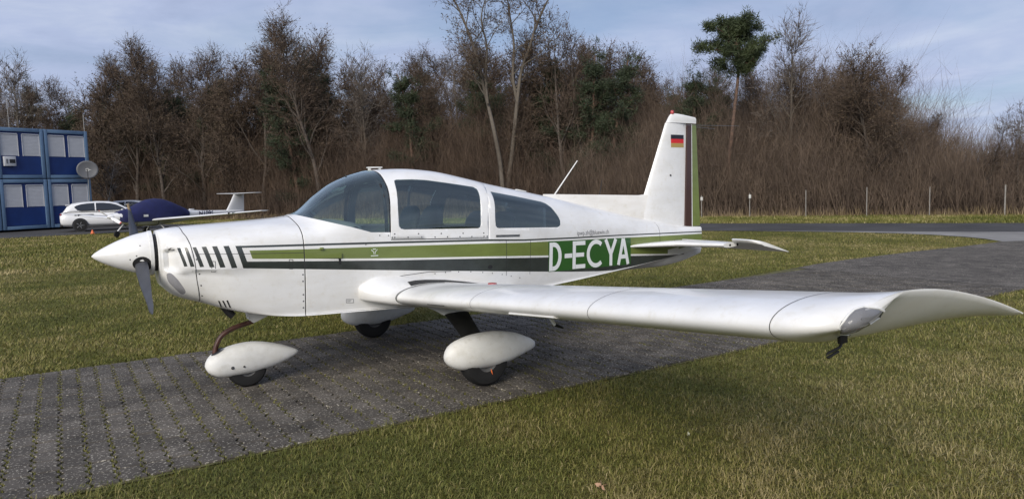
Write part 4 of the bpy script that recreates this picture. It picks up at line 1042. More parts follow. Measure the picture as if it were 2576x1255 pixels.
def far_y(X): return np.interp(X, FE[:, 0], FE[:, 1])
X, Y = scatter([(-9,1.7),(19.2,1.7),(20.6,4.2),(20.4,6.7),tuple(tw(21.5,-2)),tuple(tw(21.5,-12)),(-6,16)], 2400, 5)
k = Y > far_y(X) - .02 - edge_n(X, 3.3); X, Y = keep_dist(X[k], Y[k], 8.5, 1.55)
blades('lawn_grass', X, Y, .02, .046, .010, 6, 1, .13, 1.1, label='mown grass of the lawn behind the aeroplane')
X, Y = scatter([(-12,14),(15,14),tuple(tw(21.4,-12)),tuple(tw(21.4,-28.5)),(2.3,35.3),(-20,36)], 190, 7)
blades('lawn_grass', X, Y, .04, .08, .028, 8, 1, .13, .8, label='distant mown grass in front of the apron')
a_ = [tuple(tw(26.1,-45)), tuple(tw(26.1,16)), tuple(tw(31.8,16)), tuple(tw(34.5,-45))]
X, Y = scatter(a_, 260, 9); blades('verge_grass', X, Y, .04, .10, .03, 10, 1, .14, .8, label='grass verge between the taxiway and the wood')
M_moss = grass_mat('joint_moss', [(0, (.070, .074, .018)), (.5, (.150, .146, .036)), (1, (.24, .20, .08))])
ii = r_.integers(int(-1.5/PX_), int(7/PX_), 42000); yy = -1.70 + 3.5*r_.random(42000)
zz_ = np.interp((yy + 1.725) % PY_, zy, zo); xx = ii*PX_ + zz_ + r_.normal(0, .0050, 42000)
k = fbm(xx, yy, 1.4, 91) > .40; k |= np.abs(yy) > 1.62
blades('joint_moss', xx[k], yy[k], .006, .026, .009, 12, 1, .08, .8, -.011, M_moss, label='moss and weeds in the joints of the path', cat='moss')

# ------------------------------------------------------------------ the wood
M_bark = material('grey_brown_bark', (.105, .085, .068), .9, col2=(.042, .034, .027), vscale=9, bump=.7, bscale=30)
M_barkl = material('pale_bark', (.13, .11, .085), .9, col2=(.10, .085, .068), vscale=7, bump=.7, bscale=25)
M_barkp = material('pine_bark', (.150, .090, .060), .9, col2=(.060, .040, .030), vscale=6, bump=.6, bscale=20)
M_twig = material('brown_twigs', (.100, .070, .049), .9, var=.4, vscale=1.3)
M_twigp = material('pale_twigs', (.150, .125, .105), .9, var=.35, vscale=1.3)
M_dry = material('withered_leaves', (.110, .074, .042), .85, col2=(.050, .038, .023), vscale=1.0)
M_need = material('pine_needles', (.062, .082, .028), .7, col2=(.022, .036, .014), vscale=1.4)
M_need2 = material('dark_needles', (.040, .056, .022), .75, col2=(.018, .028, .012), vscale=1.2)
M_litter = material('leaf_litter', (.085, .062, .040), .95, col2=(.042, .031, .021), vscale=.9, bump=.8, bscale=8)
def hor(px): return 627.5 - .0301514*(px-1288) - 153.34
def wood_pt(px, n):
    d = CR[:2]*(px-1288)/FPX + CF[:2]; k = (n - TN @ CAM[:2])/(TN @ d); p = CAM[:2] + d*k; return p, k
def bf(t): return np.interp(t, [-25, -6, 4, 130], [1, .75, .25, .2])
def bank_z(n, t=-60): return float(bf(t)*np.interp(n, [31, 36, 44, 55, 70, 120], [-.02, .35, 1.7, 4.0, 5.5, 6.5]))
nn_ = np.array([30.5, 31.5, 33, 35, 38, 41, 45, 50, 56, 63, 72, 90, 130, 220]); tt_ = np.linspace(-190, 130, 60)
V = []; rb = np.random.default_rng(5)
for a in nn_:
    for t in tt_:
        p = tw(a, t); V.append((p[0], p[1], bank_z(a, t) - (.06 if a < 31 else 0) + rb.normal(0, .02 if a < 33 else .18)*(a > 31)))
F = [(i*60+j, i*60+j+1, i*60+61+j, i*60+60+j) for i in range(len(nn_)-1) for j in range(59)]
bank = mesh_py('wooded_bank', V, F, M_litter, None, True); tag(bank, 'rising wood floor covered in brown leaf litter', 'terrain', kind='structure')

def rot_about(v, ax, a): return v*math.cos(a) + np.cross(ax, v)*math.sin(a) + ax*(ax @ v)*(1-math.cos(a))
class Tree:
    def __init__(s, seed): s.r = np.random.default_rng(seed); s.big = []; s.med = []; s.twA = []; s.twB = []; s.twW = []; s.leaf = []
    def line(s, p, d, L, r0, r1, step, wob, trop):
        n = max(3, int(L/step)); pts = [p.copy()]; d = d/np.linalg.norm(d); dirs = [d]
        for i in range(n):
            d = d + s.r.normal(0, wob, 3) + np.array([0, 0, trop]); d = d/np.linalg.norm(d); p = p + d*L/n; pts.append(p.copy()); dirs.append(d)
        t = np.linspace(0, 1, n+1); return np.array(pts), r0 + (r1-r0)*t**.8, dirs
    def side(s, d, ang):
        u, w = frame_of(d); a = s.r.random()*2*PI; return rot_about(d, u*math.cos(a)+w*math.sin(a), ang)
    def limb(s, p, d, L, r, sub=7, twigs=9, leaf=0.0, lsz=.1, up=.05):
        pts, rad, dirs = s.line(p, d, L, r, r*.25, .45, .16, up); s.big.append((pts, rad))
        for k in range(sub):
            t = .25 + .75*(k + s.r.random())/sub; i = min(int(t*(len(pts)-1)), len(pts)-1)
            s.branch(pts[i], s.side(dirs[i], .5 + .5*s.r.random()), L*(.28 + .25*s.r.random())*(1.2-.5*t), max(rad[i]*.5, .008), twigs, leaf, lsz, up)
        s.branch(pts[-1], dirs[-1], L*.25, rad[-1], twigs, leaf, lsz, up)
    def branch(s, p, d, L, r, twigs, leaf, lsz, up):
        pts, rad, dirs = s.line(p, d, L, r, .006, .3, .2, up); s.med.append((pts, rad))
        for k in range(twigs):
            i = s.r.integers(1, len(pts)); e = s.side(dirs[i], .4 + .6*s.r.random()); e[2] += .15; l = .35 + .6*s.r.random()
            a = pts[i]; m = a + e*l*.55; s.twA.append(a); s.twB.append(m); s.twW.append(.014)
            for q in range(2):
                f = s.side(e/np.linalg.norm(e), .45); s.twA.append(m); s.twB.append(m + f*l*.6); s.twW.append(.011)
                if s.r.random() < leaf:
                    for _ in range(3): s.leaf.append((m + f*l*s.r.random()*.7 + s.r.normal(0, .05, 3), lsz*(.6+.8*s.r.random())))
    def build(s, name, m_trunk, m_twig, m_leaf, label=None, group=None, leaf_el=1.0):
        root = empty(name, (0, 0, 0), 0, label, 'tree', group)
        V, F = tube_geo(s.big, 6); mesh_np('trunk', V, F, m_trunk, root, True)
        VV = []; FF = []; n0 = 0; mi = []
        if s.med:
            V, F = tube_geo(s.med, 3); F3 = np.concatenate([F[:, [0,1,2]], F[:, [0,2,3]]]); VV.append(V); FF.append(F3); n0 += len(V); mi.append(np.zeros(len(F3), int))
        if s.twA:
            A = np.array(s.twA); B = np.array(s.twB); W_ = np.array(s.twW)[:, None]; c = np.cross(B-A, s.r.normal(0, 1, A.shape)); c /= (np.linalg.norm(c, axis=1, keepdims=True)+1e-9)
            V = np.stack([A - c*W_, A + c*W_, B + c*W_*.3], 1).reshape(-1, 3); F3 = np.arange(len(A)*3).reshape(-1, 3) + n0; VV.append(V); FF.append(F3); n0 += len(V); mi.append(np.zeros(len(F3), int))
        if s.leaf:
            Lp = np.array([l[0] for l in s.leaf]); Ls = np.array([l[1] for l in s.leaf])[:, None]; a = s.r.normal(0, 1, Lp.shape); b = s.r.normal(0, 1, Lp.shape)
            a /= np.linalg.norm(a, axis=1, keepdims=True); b /= np.linalg.norm(b, axis=1, keepdims=True)
            V = np.stack([Lp, Lp + a*Ls*leaf_el, Lp + (a*.4*leaf_el + b*.45)*Ls], 1).reshape(-1, 3); F3 = np.arange(len(Lp)*3).reshape(-1, 3) + n0; VV.append(V); FF.append(F3); mi.append(np.ones(len(F3), int))
        o = mesh_np('crown', np.concatenate(VV), np.concatenate(FF), [m_twig, m_leaf], root)
        o.data.polygons.foreach_set('material_index', np.concatenate(mi).astype(np.int32)); return root
def bare_tree(name, seed, H, r0, nl, leaf, m_tr, m_tw, fork=.35, spread=.7, sub=7, twigs=9, lsz=.1, path_=None, label=None, group=None, low=.3):
    t = Tree(seed)
    if path_ is None:
        pts, rad, dirs = t.line(np.zeros(3), np.array([t.r.normal(0,.06), t.r.normal(0,.06), 1]), H*.85, r0, r0*.18, .7, .07, .04)
    else:
        pts = catmull(path_, 4); rad = np.linspace(r0, r0*.2, len(pts)); dd = np.gradient(pts, axis=0); dirs = list(dd/np.linalg.norm(dd, axis=1, keepdims=True))
    t.big.append((pts, rad))
    for k in range(nl):
        f = low + (1-low)*(k + t.r.random())/nl; i = min(int(f*(len(pts)-1)), len(pts)-1)
        L_ = H*(.34 - .20*f)*(.7 + .6*t.r.random()); t.limb(pts[i], t.side(np.array(dirs[i]), spread*(.7+.5*t.r.random())) + np.array([0,0,.25]), L_, rad[i]*.55, sub, twigs, leaf, lsz)
    t.limb(pts[-1], np.array(dirs[-1]), H*.16, rad[-1], sub, twigs, leaf, lsz)
    return t.build(name, m_tr, m_tw, M_dry, label, group)
def pine(name, seed, H, r0, lean, crown0, spread, m_need, label=None, group=None, pads=17, per=9, trunk_pts=None, needles=46, nl=.20):
    t = Tree(seed)
    if trunk_pts is None: pts, rad, dirs = t.line(np.zeros(3), np.array([lean, 0, 1]), H*.93, r0, r0*.25, .8, .05, .03)
    else: pts = catmull(trunk_pts, 4); rad = np.linspace(r0, r0*.3, len(pts)); dd = np.gradient(pts, axis=0); dirs = list(dd/np.linalg.norm(dd, axis=1, keepdims=True))
    t.big.append((pts, rad)); clumps = []
    for k in range(pads):
        f = crown0 + (1-crown0)*(k + .6*t.r.random())/pads; i = min(int(f*(len(pts)-1)), len(pts)-1)
        a = k*2.4 + t.r.normal(0, .4); prof = math.sin(PI*min(1, (f-crown0)/(1-crown0)*.80 + .22))**.7
        L_ = spread*prof*(.65 + .5*t.r.random()); d = np.array([math.cos(a), math.sin(a), .28 + .4*t.r.random()])
        lp, lr, ld = t.line(pts[i], d, L_, rad[i]*.4, .015, .35, .14, .05); t.big.append((lp, lr))
        for c in range(per):
            q = .35 + .65*t.r.random(); j = min(int(q*(len(lp)-1)), len(lp)-1); off = t.r.normal(0, 1, 3)*np.array([.40, .40, .20])*spread*.22
            e = lp[j] + off; clumps.append(e); t.med.append((np.array([lp[j], lp[j]*.4 + e*.6 + [0,0,.03], e]), [.02, .012, .006]))
    for q in range(7): clumps.append(pts[-1] + t.r.normal(0, 1, 3)*[.3, .3, .25])
    C = np.repeat(np.array(clumps), needles, 0); n = len(C); d = t.r.normal(0, 1, (n, 3)); d[:, 2] += .25; d /= np.linalg.norm(d, axis=1, keepdims=True)
    st = C + d*.10*t.r.random((n, 1)) + t.r.normal(0, .10, (n, 3)); w = np.cross(d, t.r.normal(0, 1, (n, 3))); w /= np.linalg.norm(w, axis=1, keepdims=True)
    Ln = nl*(.6 + .7*t.r.random((n, 1)))
    root = empty(name, (0, 0, 0), 0, label, 'tree', group)
    V, F = tube_geo(t.big, 6); mesh_np('trunk', V, F, M_barkp, root, True)
    V2, F2 = tube_geo(t.med, 3); F3 = np.concatenate([F2[:, [0,1,2]], F2[:, [0,2,3]]])
    V3 = np.stack([st - w*.018, st + w*.018, st + d*Ln], 1).reshape(-1, 3); F4 = np.arange(n*3).reshape(-1, 3) + len(V2)
    o = mesh_np('crown', np.concatenate([V2, V3]), np.concatenate([F3, F4]), [M_barkp, m_need], root)
    o.data.polygons.foreach_set('material_index', np.r_[np.zeros(len(F3)), np.ones(n)].astype(np.int32)); return root
def set_tree(root, px, ytop, n, H, rz, zoff=0.0):
    p, k = wood_pt(px, n); z = bank_z(n, TT @ p) - .05; need = 1.65 + (hor(px) - ytop)/FPX*k - z; s = need/H
    root.location = (p[0], p[1], z); root.rotation_euler = (0, 0, rz); root.scale = (s*.5+.5*min(s, 1.3), s*.5+.5*min(s, 1.3), s); return root
# two tall forked locust trees, trunks as they stand
dL = wood_pt(1265, 33.5)[1]
def lpath(P, dep, jit_=.25, seed=0):
    r = np.random.default_rng(seed); return np.array([pix(x, y, dep) + CF*r.normal(0, jit_)*(i > 1) for i, (x, y) in enumerate(P)])
def hero(name, seed, paths, r0s, leaf, label, m_tr, nl=9, H=13, tw_=9):
    t = Tree(seed); base = paths[0][0].copy(); base[2] = 0
    for P, (ra, rb_), lo in zip(paths, r0s, (.45, .1, .15)):
        pts = catmull(P, 4) - base; rad = np.linspace(ra, rb_, len(pts)); t.big.append((pts, rad)); dd = np.gradient(pts, axis=0); dd /= np.linalg.norm(dd, axis=1, keepdims=True)
        for k in range(nl):
            f = lo + (1-lo)*(k + t.r.random())/nl; i = min(int(f*(len(pts)-1)), len(pts)-1)
            t.limb(pts[i], t.side(dd[i], .75 + .3*t.r.random()) + np.array([0, 0, .2]), 1.5 + 2.2*t.r.random()*(1.1-f*.5), rad[i]*.45 + .01, 6, tw_, leaf, .13)
    root = t.build(name, m_tr, M_twig, M_dry, label); root.location = base; return root
h1 = lpath([(1268,548),(1264,468),(1257,400),(1243,330),(1229,268),(1216,215),(1200,150),(1178,80),(1150,15),(1120,-30)], dL, .3, 1)
h1b = lpath([(1227,262),(1222,190),(1225,120),(1212,60),(1220,-10)], dL, .3, 2)
hero('locust_tree', 101, [h1, h1b], [(.16,.045),(.085,.03)], .6, 'tall grey forked tree with sinuous trunk, left of the pair above the canopy', M_barkl)
h2 = lpath([(1270,548),(1277,468),(1289,380),(1297,300),(1304,232),(1311,185),(1330,130),(1352,60),(1375,10),(1395,-30)], dL+.6, .3, 3)
h2b = lpath([(1300,255),(1290,190),(1293,110),(1283,40),(1270,-40)], dL+.6, .3, 4)
hero('locust_tree', 102, [h2, h2b], [(.16,.045),(.10,.035)], .6, 'tall grey forked tree with straight trunk, right of the pair above the canopy', M_barkl)
# the big pine
dP = wood_pt(1850, 33)[1]
pp = lpath([(1826,545),(1832,420),(1836,345),(1848,270),(1858,200),(1860,140),(1852,85),(1850,62)], dP, .12, 6); bp_ = pp[0].copy(); bp_[2] = 0.0
pt = pine('pine_tree', 110, 8.5, .12, 0, .60, 2.05, M_need, 'tall pine with reddish trunk and rounded green crown right of the tail', None, 26, 15, pp - np.array([bp_[0], bp_[1], 0]), 80, .20)
pt.location = (bp_[0], bp_[1], 0)
# silhouettes one can tell apart
KB = {}
def kind(k):
    if k == 'leafA': return bare_tree('bare_tree', 201, 10, .15, 17, .30, M_bark, M_twig, low=.20, sub=9, twigs=13, lsz=.10), 10
    if k == 'leafB': return bare_tree('bare_tree', 202, 11, .15, 16, .28, M_bark, M_twig, low=.30, spread=.65, sub=9, twigs=12, lsz=.10), 11
    if k == 'leafC': return bare_tree('bare_tree', 203, 7.5, .14, 20, .40, M_bark, M_twig, low=.10, spread=.95, sub=9, twigs=12), 7.5
    if k == 'bareA': return bare_tree('bare_tree', 204, 10, .15, 12, .0, M_barkl, M_twigp, low=.3, spread=.6, twigs=10), 10
    if k == 'bareB': return bare_tree('bare_tree', 205, 9, .13, 11, .08, M_bark, M_twig, low=.25, spread=.75, twigs=10), 9
    if k == 'pineA': return pine('pine_tree', 206, 9, .16, .03, .16, 2.3, M_need2, pads=26, per=13), 9
    if k == 'pineB': return pine('pine_tree', 207, 8, .14, -.03, .08, 2.0, M_need2, pads=26, per=12), 8
    if k == 'pineC': return pine('pine_tree', 208, 8.5, .15, .02, .30, 2.0, M_need2, pads=20, per=12), 8.5
def place(k, px, ytop, n, label, group=None, rz=None):
    if k not in KB: root, H = kind(k); KB[k] = (root, H)
    else: root = copy_tree(KB[k][0]); H = KB[k][1]
    root['label'] = label
    if group: root['group'] = group
    elif 'group' in root: del root['group']
    return set_tree(root, px, ytop, n, H, random.random()*6.28 if rz is None else rz)
for k, px, y, n, lab in [
    ('leafB', 812, 6, 34, 'tall dark tree with withered leaves left of the windscreen, reaching the top of the sky'),
    ('leafB', 668, 66, 34.5, 'slender leafy brown tree just left of the tallest dark tree'),
    ('leafA', 425, 122, 33.5, 'broad twiggy brown tree above the blue covered motor glider'),
    ('leafA', 355, 152, 34, 'broad brown tree right of the satellite dish'),
    ('leafC', 300, 190, 34, 'low spreading brown tree directly behind the satellite dish'),
    ('leafA', 520, 138, 34.5, 'brown tree with withered leaves above the T-tail'),
    ('leafB', 590, 135, 36, 'slim brown tree between the T-tail and the tallest dark tree'),
    ('bareA', 82, 163, 36, 'pale bare spreading tree above the blue containers'),
    ('bareA', 18, 190, 36.5, 'pale bare tree at the left edge of the picture'),
    ('bareA', 938, 150, 38, 'thin pale bare tree above the windscreen'),
    ('bareB', 1432, 34, 35, 'thin bare tree with wavy stem right of the tall forked pair'),
    ('bareB', 1486, 62, 36, 'bare forked tree with sparse upper branches above the rear window'),
    ('bareA', 1990, 68, 36, 'bare fan shaped tree immediately right of the tall pine'),
    ('bareB', 2105, 128, 35, 'thin bare crooked tree right of the fan shaped tree'),
    ('leafC', 2200, 146, 34, 'dense rounded brown tree above the bushes on the right'),
    ('bareB', 2310, 178, 34.5, 'small bare tree right of the rounded brown tree'),
    ('bareB', 2462, 292, 33.5, 'small twiggy bush tree near the right edge'),
    ('bareB', 2562, 268, 33.5, 'sparse leafless bush tree cut by the right edge'),
    ('pineA', 760, 168, 35, 'dark round topped evergreen left of the windscreen'),
    ('pineC', 1048, 158, 36, 'bushy green pine above the windscreen top'),
    ('pineA', 1535, 132, 36, 'dark evergreen above the white aerial'),
    ('pineB', 1738, 168, 35.5, 'narrow dark evergreen above the tail fin'),
    ('pineB', 575, 190, 37, 'dark evergreen behind the T-tail'),
    ('pineA', 440, 205, 36, 'dark evergreen above the blue cover'),
    ('pineB', 210, 262, 38, 'low dark evergreen above the right corner of the containers')]:
    place(k, px, y, n, lab)
rf = random.Random(4)
kinds = ['leafA','leafB','leafC','bareB','pineA','pineB','bareA','leafC','leafA']
skyl = lambda px: np.interp(px, [0,80,150,250,350,420,520,600,660,700,800,880,940,1000,1080,1150,1300,1400,1480,1600,1700,1800,1900,2050,2120,2200,2280,2340,2400,2450,2576], [200,185,215,215,165,140,155,165,110,130,70,110,185,180,150,120,120,110,110,125,125,170,190,150,150,165,200,235,290,310,320])
GRP = 'trees deep in the wood'; LAB = 'brown tree deep in the wood behind the front row of trees'; LABE = 'dark evergreen deep in the wood behind the front row of trees'
for i in range(112):
    px = -40 + i*22.5 + rf.uniform(-12, 12); k = kinds[rf.randrange(len(kinds))] if px < 1900 else rf.choice(['leafA','bareB','leafC','bareB'])
    if px > 2380: continue
    wh = [w for lim, w in ((260, 'behind the blue containers'), (480, 'behind the blue covered motor glider'), (700, 'behind the T-tail'), (920, 'left of the windscreen'), (1200, 'above the windscreen and canopy'), (1450, 'around the tall forked pair'), (1700, 'above the aerials'), (1950, 'around the tail fin'), (2080, 'just right of the tall pine'), (2180, 'left of the rounded brown tree on the right'), (2290, 'right of the rounded brown tree'), (9999, 'above the bushes at the far right')) if px < lim][0]
    ev = k.startswith('pine')
    place(k, px, float(skyl(px)) + rf.uniform(-4, 95), rf.uniform(35.5, 47), ('dark evergreen' if ev else 'pale bare tree' if k == 'bareA' else 'brown tree') + ' in the second row ' + wh, ('evergreens' if ev else 'pale trees' if k == 'bareA' else 'brown trees') + ' in the second row ' + wh)
# undergrowth: stems and side twigs nobody could count
def thicket(name, nst, nrange, trange, hfun, width, mat, seed, label, side=3, lean=.22):
    r = np.random.default_rng(seed); n = nrange[0] + (nrange[1]-nrange[0])*r.random(nst)**1.25; t = trange[0] + (trange[1]-trange[0])*r.random(nst)
    B = np.column_stack([TN[0]*n + TT[0]*t, TN[1]*n + TT[1]*t, bf(t)*np.interp(n, [31,36,44,55,70], [-.02,.35,1.7,4.0,5.5]) - .05])
    h = hfun(n, t)*(.45 + .75*r.random(nst)); d = np.column_stack([r.normal(0, lean, nst), r.normal(0, lean, nst), np.ones(nst)]); d /= np.linalg.norm(d, axis=1, keepdims=True)
    bend = r.normal(0, .16, (nst, 3)); bend[:, 2] = 0
    P0 = B; P1 = B + d*h[:, None]*.5 + bend*h[:, None]*.3; P2 = B + d*h[:, None] + bend*h[:, None]*1.0
    a = r.random(nst)*2*PI; w = np.column_stack([np.cos(a), np.sin(a), np.zeros(nst)])*(width*(.5+r.random(nst)))[:, None]
    V = np.stack([P0-w, P0+w, P1-w*.7, P1+w*.7, P2], 1).reshape(-1, 3); k = np.arange(nst)[:, None]*5; F = np.concatenate([k+[[0,1,3]], k+[[0,3,2]], k+[[2,3,4]]])
    m = nst*side; idx = np.repeat(np.arange(nst), side); f = .2 + .75*r.random(m); A = np.where(f[:, None] < .5, P0[idx] + (P1-P0)[idx]*(f*2)[:, None], P1[idx] + (P2-P1)[idx]*(f*2-1)[:, None])
    e = d[idx] + r.normal(0, .55, (m, 3)); e[:, 2] = np.abs(e[:, 2]); e /= np.linalg.norm(e, axis=1, keepdims=True); l = h[idx]*(.15+.25*r.random(m)); c = np.cross(e, r.normal(0, 1, (m, 3))); c /= np.linalg.norm(c, axis=1, keepdims=True)
    V2 = np.stack([A - c*width*.45, A + c*width*.45, A + e*l[:, None]], 1).reshape(-1, 3); F2 = np.arange(m*3).reshape(-1, 3) + len(V)
    o = mesh_np(name, np.concatenate([V, V2]), np.concatenate([F, F2]), mat); return tag(o, label, 'undergrowth', kind='stuff')
M_stem = material('brown_stems', (.120, .080, .052), .9, col2=(.046, .031, .022), vscale=.5, detail=8)
M_stem2 = material('grey_brown_stems', (.160, .116, .082), .9, col2=(.066, .046, .033), vscale=.7, detail=8)
thicket('undergrowth', 46000, (32, 58), (-95, -6), lambda n, t: np.interp(n, [32, 36, 46, 58], [1.8, 4.2, 5.6, 6.0])*(.55 + .9*fbm(t + 300, n, .22, 61)), .0115, M_stem, 41, 'brown leafless undergrowth and saplings under the tall trees', 4)
thicket('thicket', 44000, (31.9, 43), (-12, 34), lambda n, t: np.interp(n, [31.6, 33, 37, 43], [1.6, 4.6, 6.5, 6.7])*np.interp(t, [-12, -5, -1.5, 1, 4, 6, 8, 10, 34], [.75, .85, .92, .92, .80, .62, .48, .42, .4])*(.5 + 1.0*fbm(t + 300, n, .3, 62)), .012, M_stem2, 42, 'dense leafless bushes on the bank at the right', 5)
thicket('saplings', 27000, (34, 54), (-95, 4), lambda n, t: np.interp(n, [34, 40, 54], [6.0, 7.5, 7.5])*(.5 + .9*fbm(t + 300, n, .16, 63))*np.interp(t, [-95, -22, -10, 4], [1, .9, .55, .35]), .013, M_stem, 43, 'tangle of tall leafless saplings between the trees', 11, .16)
X, Y = scatter([tuple(tw(31.4,-95)), tuple(tw(31.3,30)), tuple(tw(33.0,30)), tuple(tw(34,-95))], 130, 13)
M_straw = grass_mat('straw', [(0, (.075, .055, .030)), (.5, (.15, .11, .06)), (1, (.27, .21, .12))])
blades('dry_grass', X, Y, .10, .48, .030, 14, 1, .25, .5, -.02, M_straw, 'tall withered grass along the edge of the wood', 'dry grass')
# ------------------------------------------------------------------ fence posts
M_post = material('weathered_post', (.30, .28, .25), .85, var=.35, vscale=8)
M_sign = material('white_sign_plate', (.75, .74, .68), .6)
for px, yt, yb, sg, lab in [(1765,488,541,1,'thin fence post with a white plate beside the rudder'), (1886,482,541,1,'fence post with a white plate, second from the rudder'), (2027,474,540,0,'bare grey fence post, third from the rudder'),
                         (2180,467,539,0,'bare grey fence post in the middle of the right thicket'), (2338,466,537,0,'bare grey fence post, second from the right'), (2527,461,536,0,'pale leaning fence post at the far right')]:
    yb += 5; yt += 3; p = gpix(px, yb); d = (p - CAM) @ CF; h = (yb-yt)/FPX*d
    root = empty('fence_post', (p[0], p[1], -.02), 0, lab, 'fence post', 'fence posts along the wood')
    tube('post', [(0,0,0),(.02 if px > 2500 else 0,0,h)], (.030 if px > 2500 else .020), M_post, root, 8)
    if sg: box('sign_plate', (-.02,-.035,h-.16), (.15,.012,.17), M_sign, root, .003)

# ------------------------------------------------------------------ blue office containers
M_blue = material('container_blue', (.008, .034, .155), .45, var=.2, vscale=1.5)
M_frame = material('container_frame_blue', (.115, .195, .31), .5, var=.2, vscale=2)
M_shut = material('roller_shutter_white', (.50, .51, .53), .55, var=.08, vscale=3)
M_gap = material('dark_gap', (.02, .022, .026), .9)
def lat_dep(lat, dep, z=0.0):
    h = CF[:2]; q = CR[:2]; p = CAM[:2] + q*lat + h*dep; return np.array([p[0], p[1], z])
cA = lat_dep((14-1288)/FPX*41.3, 41.3); cB = lat_dep((246-1288)/FPX*45.9, 45.9)
fd = (cB - cA)[:2]; cw = np.linalg.norm(fd)/2.02; fd = fd/np.linalg.norm(fd); rzc = math.atan2(fd[1], fd[0])   # local x along facade; local +y points away behind
Hc, Dc = 2.93, 6.0
def container(col, row, label, ac=False):
    o = cA[:2] + fd*cw*col
    root = empty('office_container', (o[0], o[1], .12 + row*(Hc+.05)), rzc, label, 'container', 'stacked office containers')
    w, hh = cw - .05, Hc; pt_ = .19
    for x in (pt_/2, w-pt_/2):
        for y in (pt_/2, Dc-pt_/2): box('corner_post', (x, y, hh/2), (pt_, pt_, hh), M_frame, root, .02)
    for z, s_ in ((.10, .20), (hh-.11, .22)):
        for y in (.07, Dc-.07): box('rail', (w/2, y, z), (w-2*pt_-.004, .13, s_-.004), M_frame, root, .01)
        for x in (.07, w-.07): box('rail', (x, Dc/2, z), (.13, Dc-2*pt_-.004, s_-.004), M_frame, root, .01)
    box('wall_panel', (w/2, .12, hh/2), (w-2*pt_, .06, hh-.44), M_blue, root); box('wall_panel', (.09, Dc/2, hh/2), (.06, Dc-2*pt_, hh-.44), M_blue, root); box('wall_panel', (w-.09, Dc/2, hh/2), (.06, Dc-2*pt_, hh-.44), M_blue, root); box('wall_panel', (w/2, Dc-.12, hh/2), (w-2*pt_, .06, hh-.44), M_blue, root)
    box('roof', (w/2, Dc/2, hh-.03), (w-.3, Dc-.3, .04), M_gap, root); box('floor', (w/2, Dc/2, .06), (w-.3, Dc-.3, .05), M_gap, root)
    ww = (w - 2*pt_ - .34)/2
    for k in range(2):
        x0 = pt_ + .02 + k*(ww + .26) + .02; z0, z1 = hh*.45, hh*.865; n = 15; V = []; F = []
        for i in range(n+1):
            z = z0 + (z1-z0)*i/n
            V += [(x0, .068, z), (x0+ww, .068, z), (x0, .076, z+.012), (x0+ww, .076, z+.012)]
        for i in range(n): b_ = 4*i; F += [(b_+2, b_+3, b_+5, b_+4), (b_, b_+1, b_+3, b_+2)]
        sh = mesh_py('roller_shutter', V, F, M_shut, root)
        box('shutter_frame', (x0-.012, .072, (z0+z1)/2), (.024, .05, z1-z0+.05), M_shut, sh); box('shutter_frame', (x0+ww+.012, .072, (z0+z1)/2), (.024, .05, z1-z0+.05), M_shut, sh); box('shutter_box', (x0+ww/2, .07, z1+.045), (ww, .06, .06), M_shut, sh)
    if ac:
        a = box('air_conditioner', (pt_+.42, .02, hh*.335), (.62, .26, .56), M_shut, root, .02)
        box('grille', (pt_+.53, -.115, hh*.335), (.30, .012, .22), M_gap, a); box('grille', (pt_+.25, -.115, hh*.335), (.09, .012, .26), M_steel, a)
    return root
container(-1, 0, 'blue container cut off by the left edge, lower row'); container(-1, 1, 'blue container cut off by the left edge, upper row')
container(0, 0, 'lower blue office container, left of the two full ones, below the air conditioner'); container(0, 1, 'upper blue office container with an air conditioner below its shutter', True)
container(1, 0, 'lower blue office container behind the white car'); container(1, 1, 'upper blue office container beside the satellite dish')
# satellite dish
dp = lat_dep((236-1288)/FPX*45.2, 45.2); dp[2] = 1.65 + (hor(236)-428)/FPX*45.2
dish = empty('satellite_dish', (dp[0], dp[1], 0), 0, 'large grey satellite dish at the corner of the blue containers', 'satellite dish')
M_dish = material('grey_dish', (.115, .118, .125), .5, var=.12, vscale=2)
look = CAM - dp; look[2] = 2.0; look = look/np.linalg.norm(look); u_, w_ = frame_of(look); V = []; F = []
for i in range(7):
    r0_ = .60*i/6
    for k in range(28):
        a = 2*PI*k/28; V.append(u_*r0_*math.cos(a)*1.0 + w_*r0_*math.sin(a)*.94 + look*(.10*(r0_/.6)**2) + np.array([0,0,dp[2]]))
for i in range(6):
    for k in range(28): F.append((i*28+k, i*28+(k+1) % 28, (i+1)*28+(k+1) % 28, (i+1)*28+k))
rf_ = mesh_py('reflector', V, F, M_dish, dish, True); md = rf_.modifiers.new('t', 'SOLIDIFY'); md.thickness = .02
tube('mast', [(0,0,0),(0,0,dp[2]-.1)], .035, M_steel, dish, 8)
arm = [np.array([0,0,dp[2]]) - w_*.55 + look*.1, np.array([0,0,dp[2]]) - w_*.30 + look*.5, np.array([0,0,dp[2]]) + look*.62]
tube('feed_arm', arm, .018, M_steel, dish, 6)
mk = []
for t in np.linspace(.3, 2*PI-.2, 16): mk.append(np.array([0,0,dp[2]]) + look*.022 - u_*(.10*math.cos(t)+.0) + w_*.075*math.sin(t))
tube('swirl_mark', mk, .012, M_sign, dish, 5); tube('swirl_mark', [np.array([0,0,dp[2]]) + look*.024 + u_*a - w_*.01 for a in (-.02, .1, .2)], .012, M_sign, dish, 5)
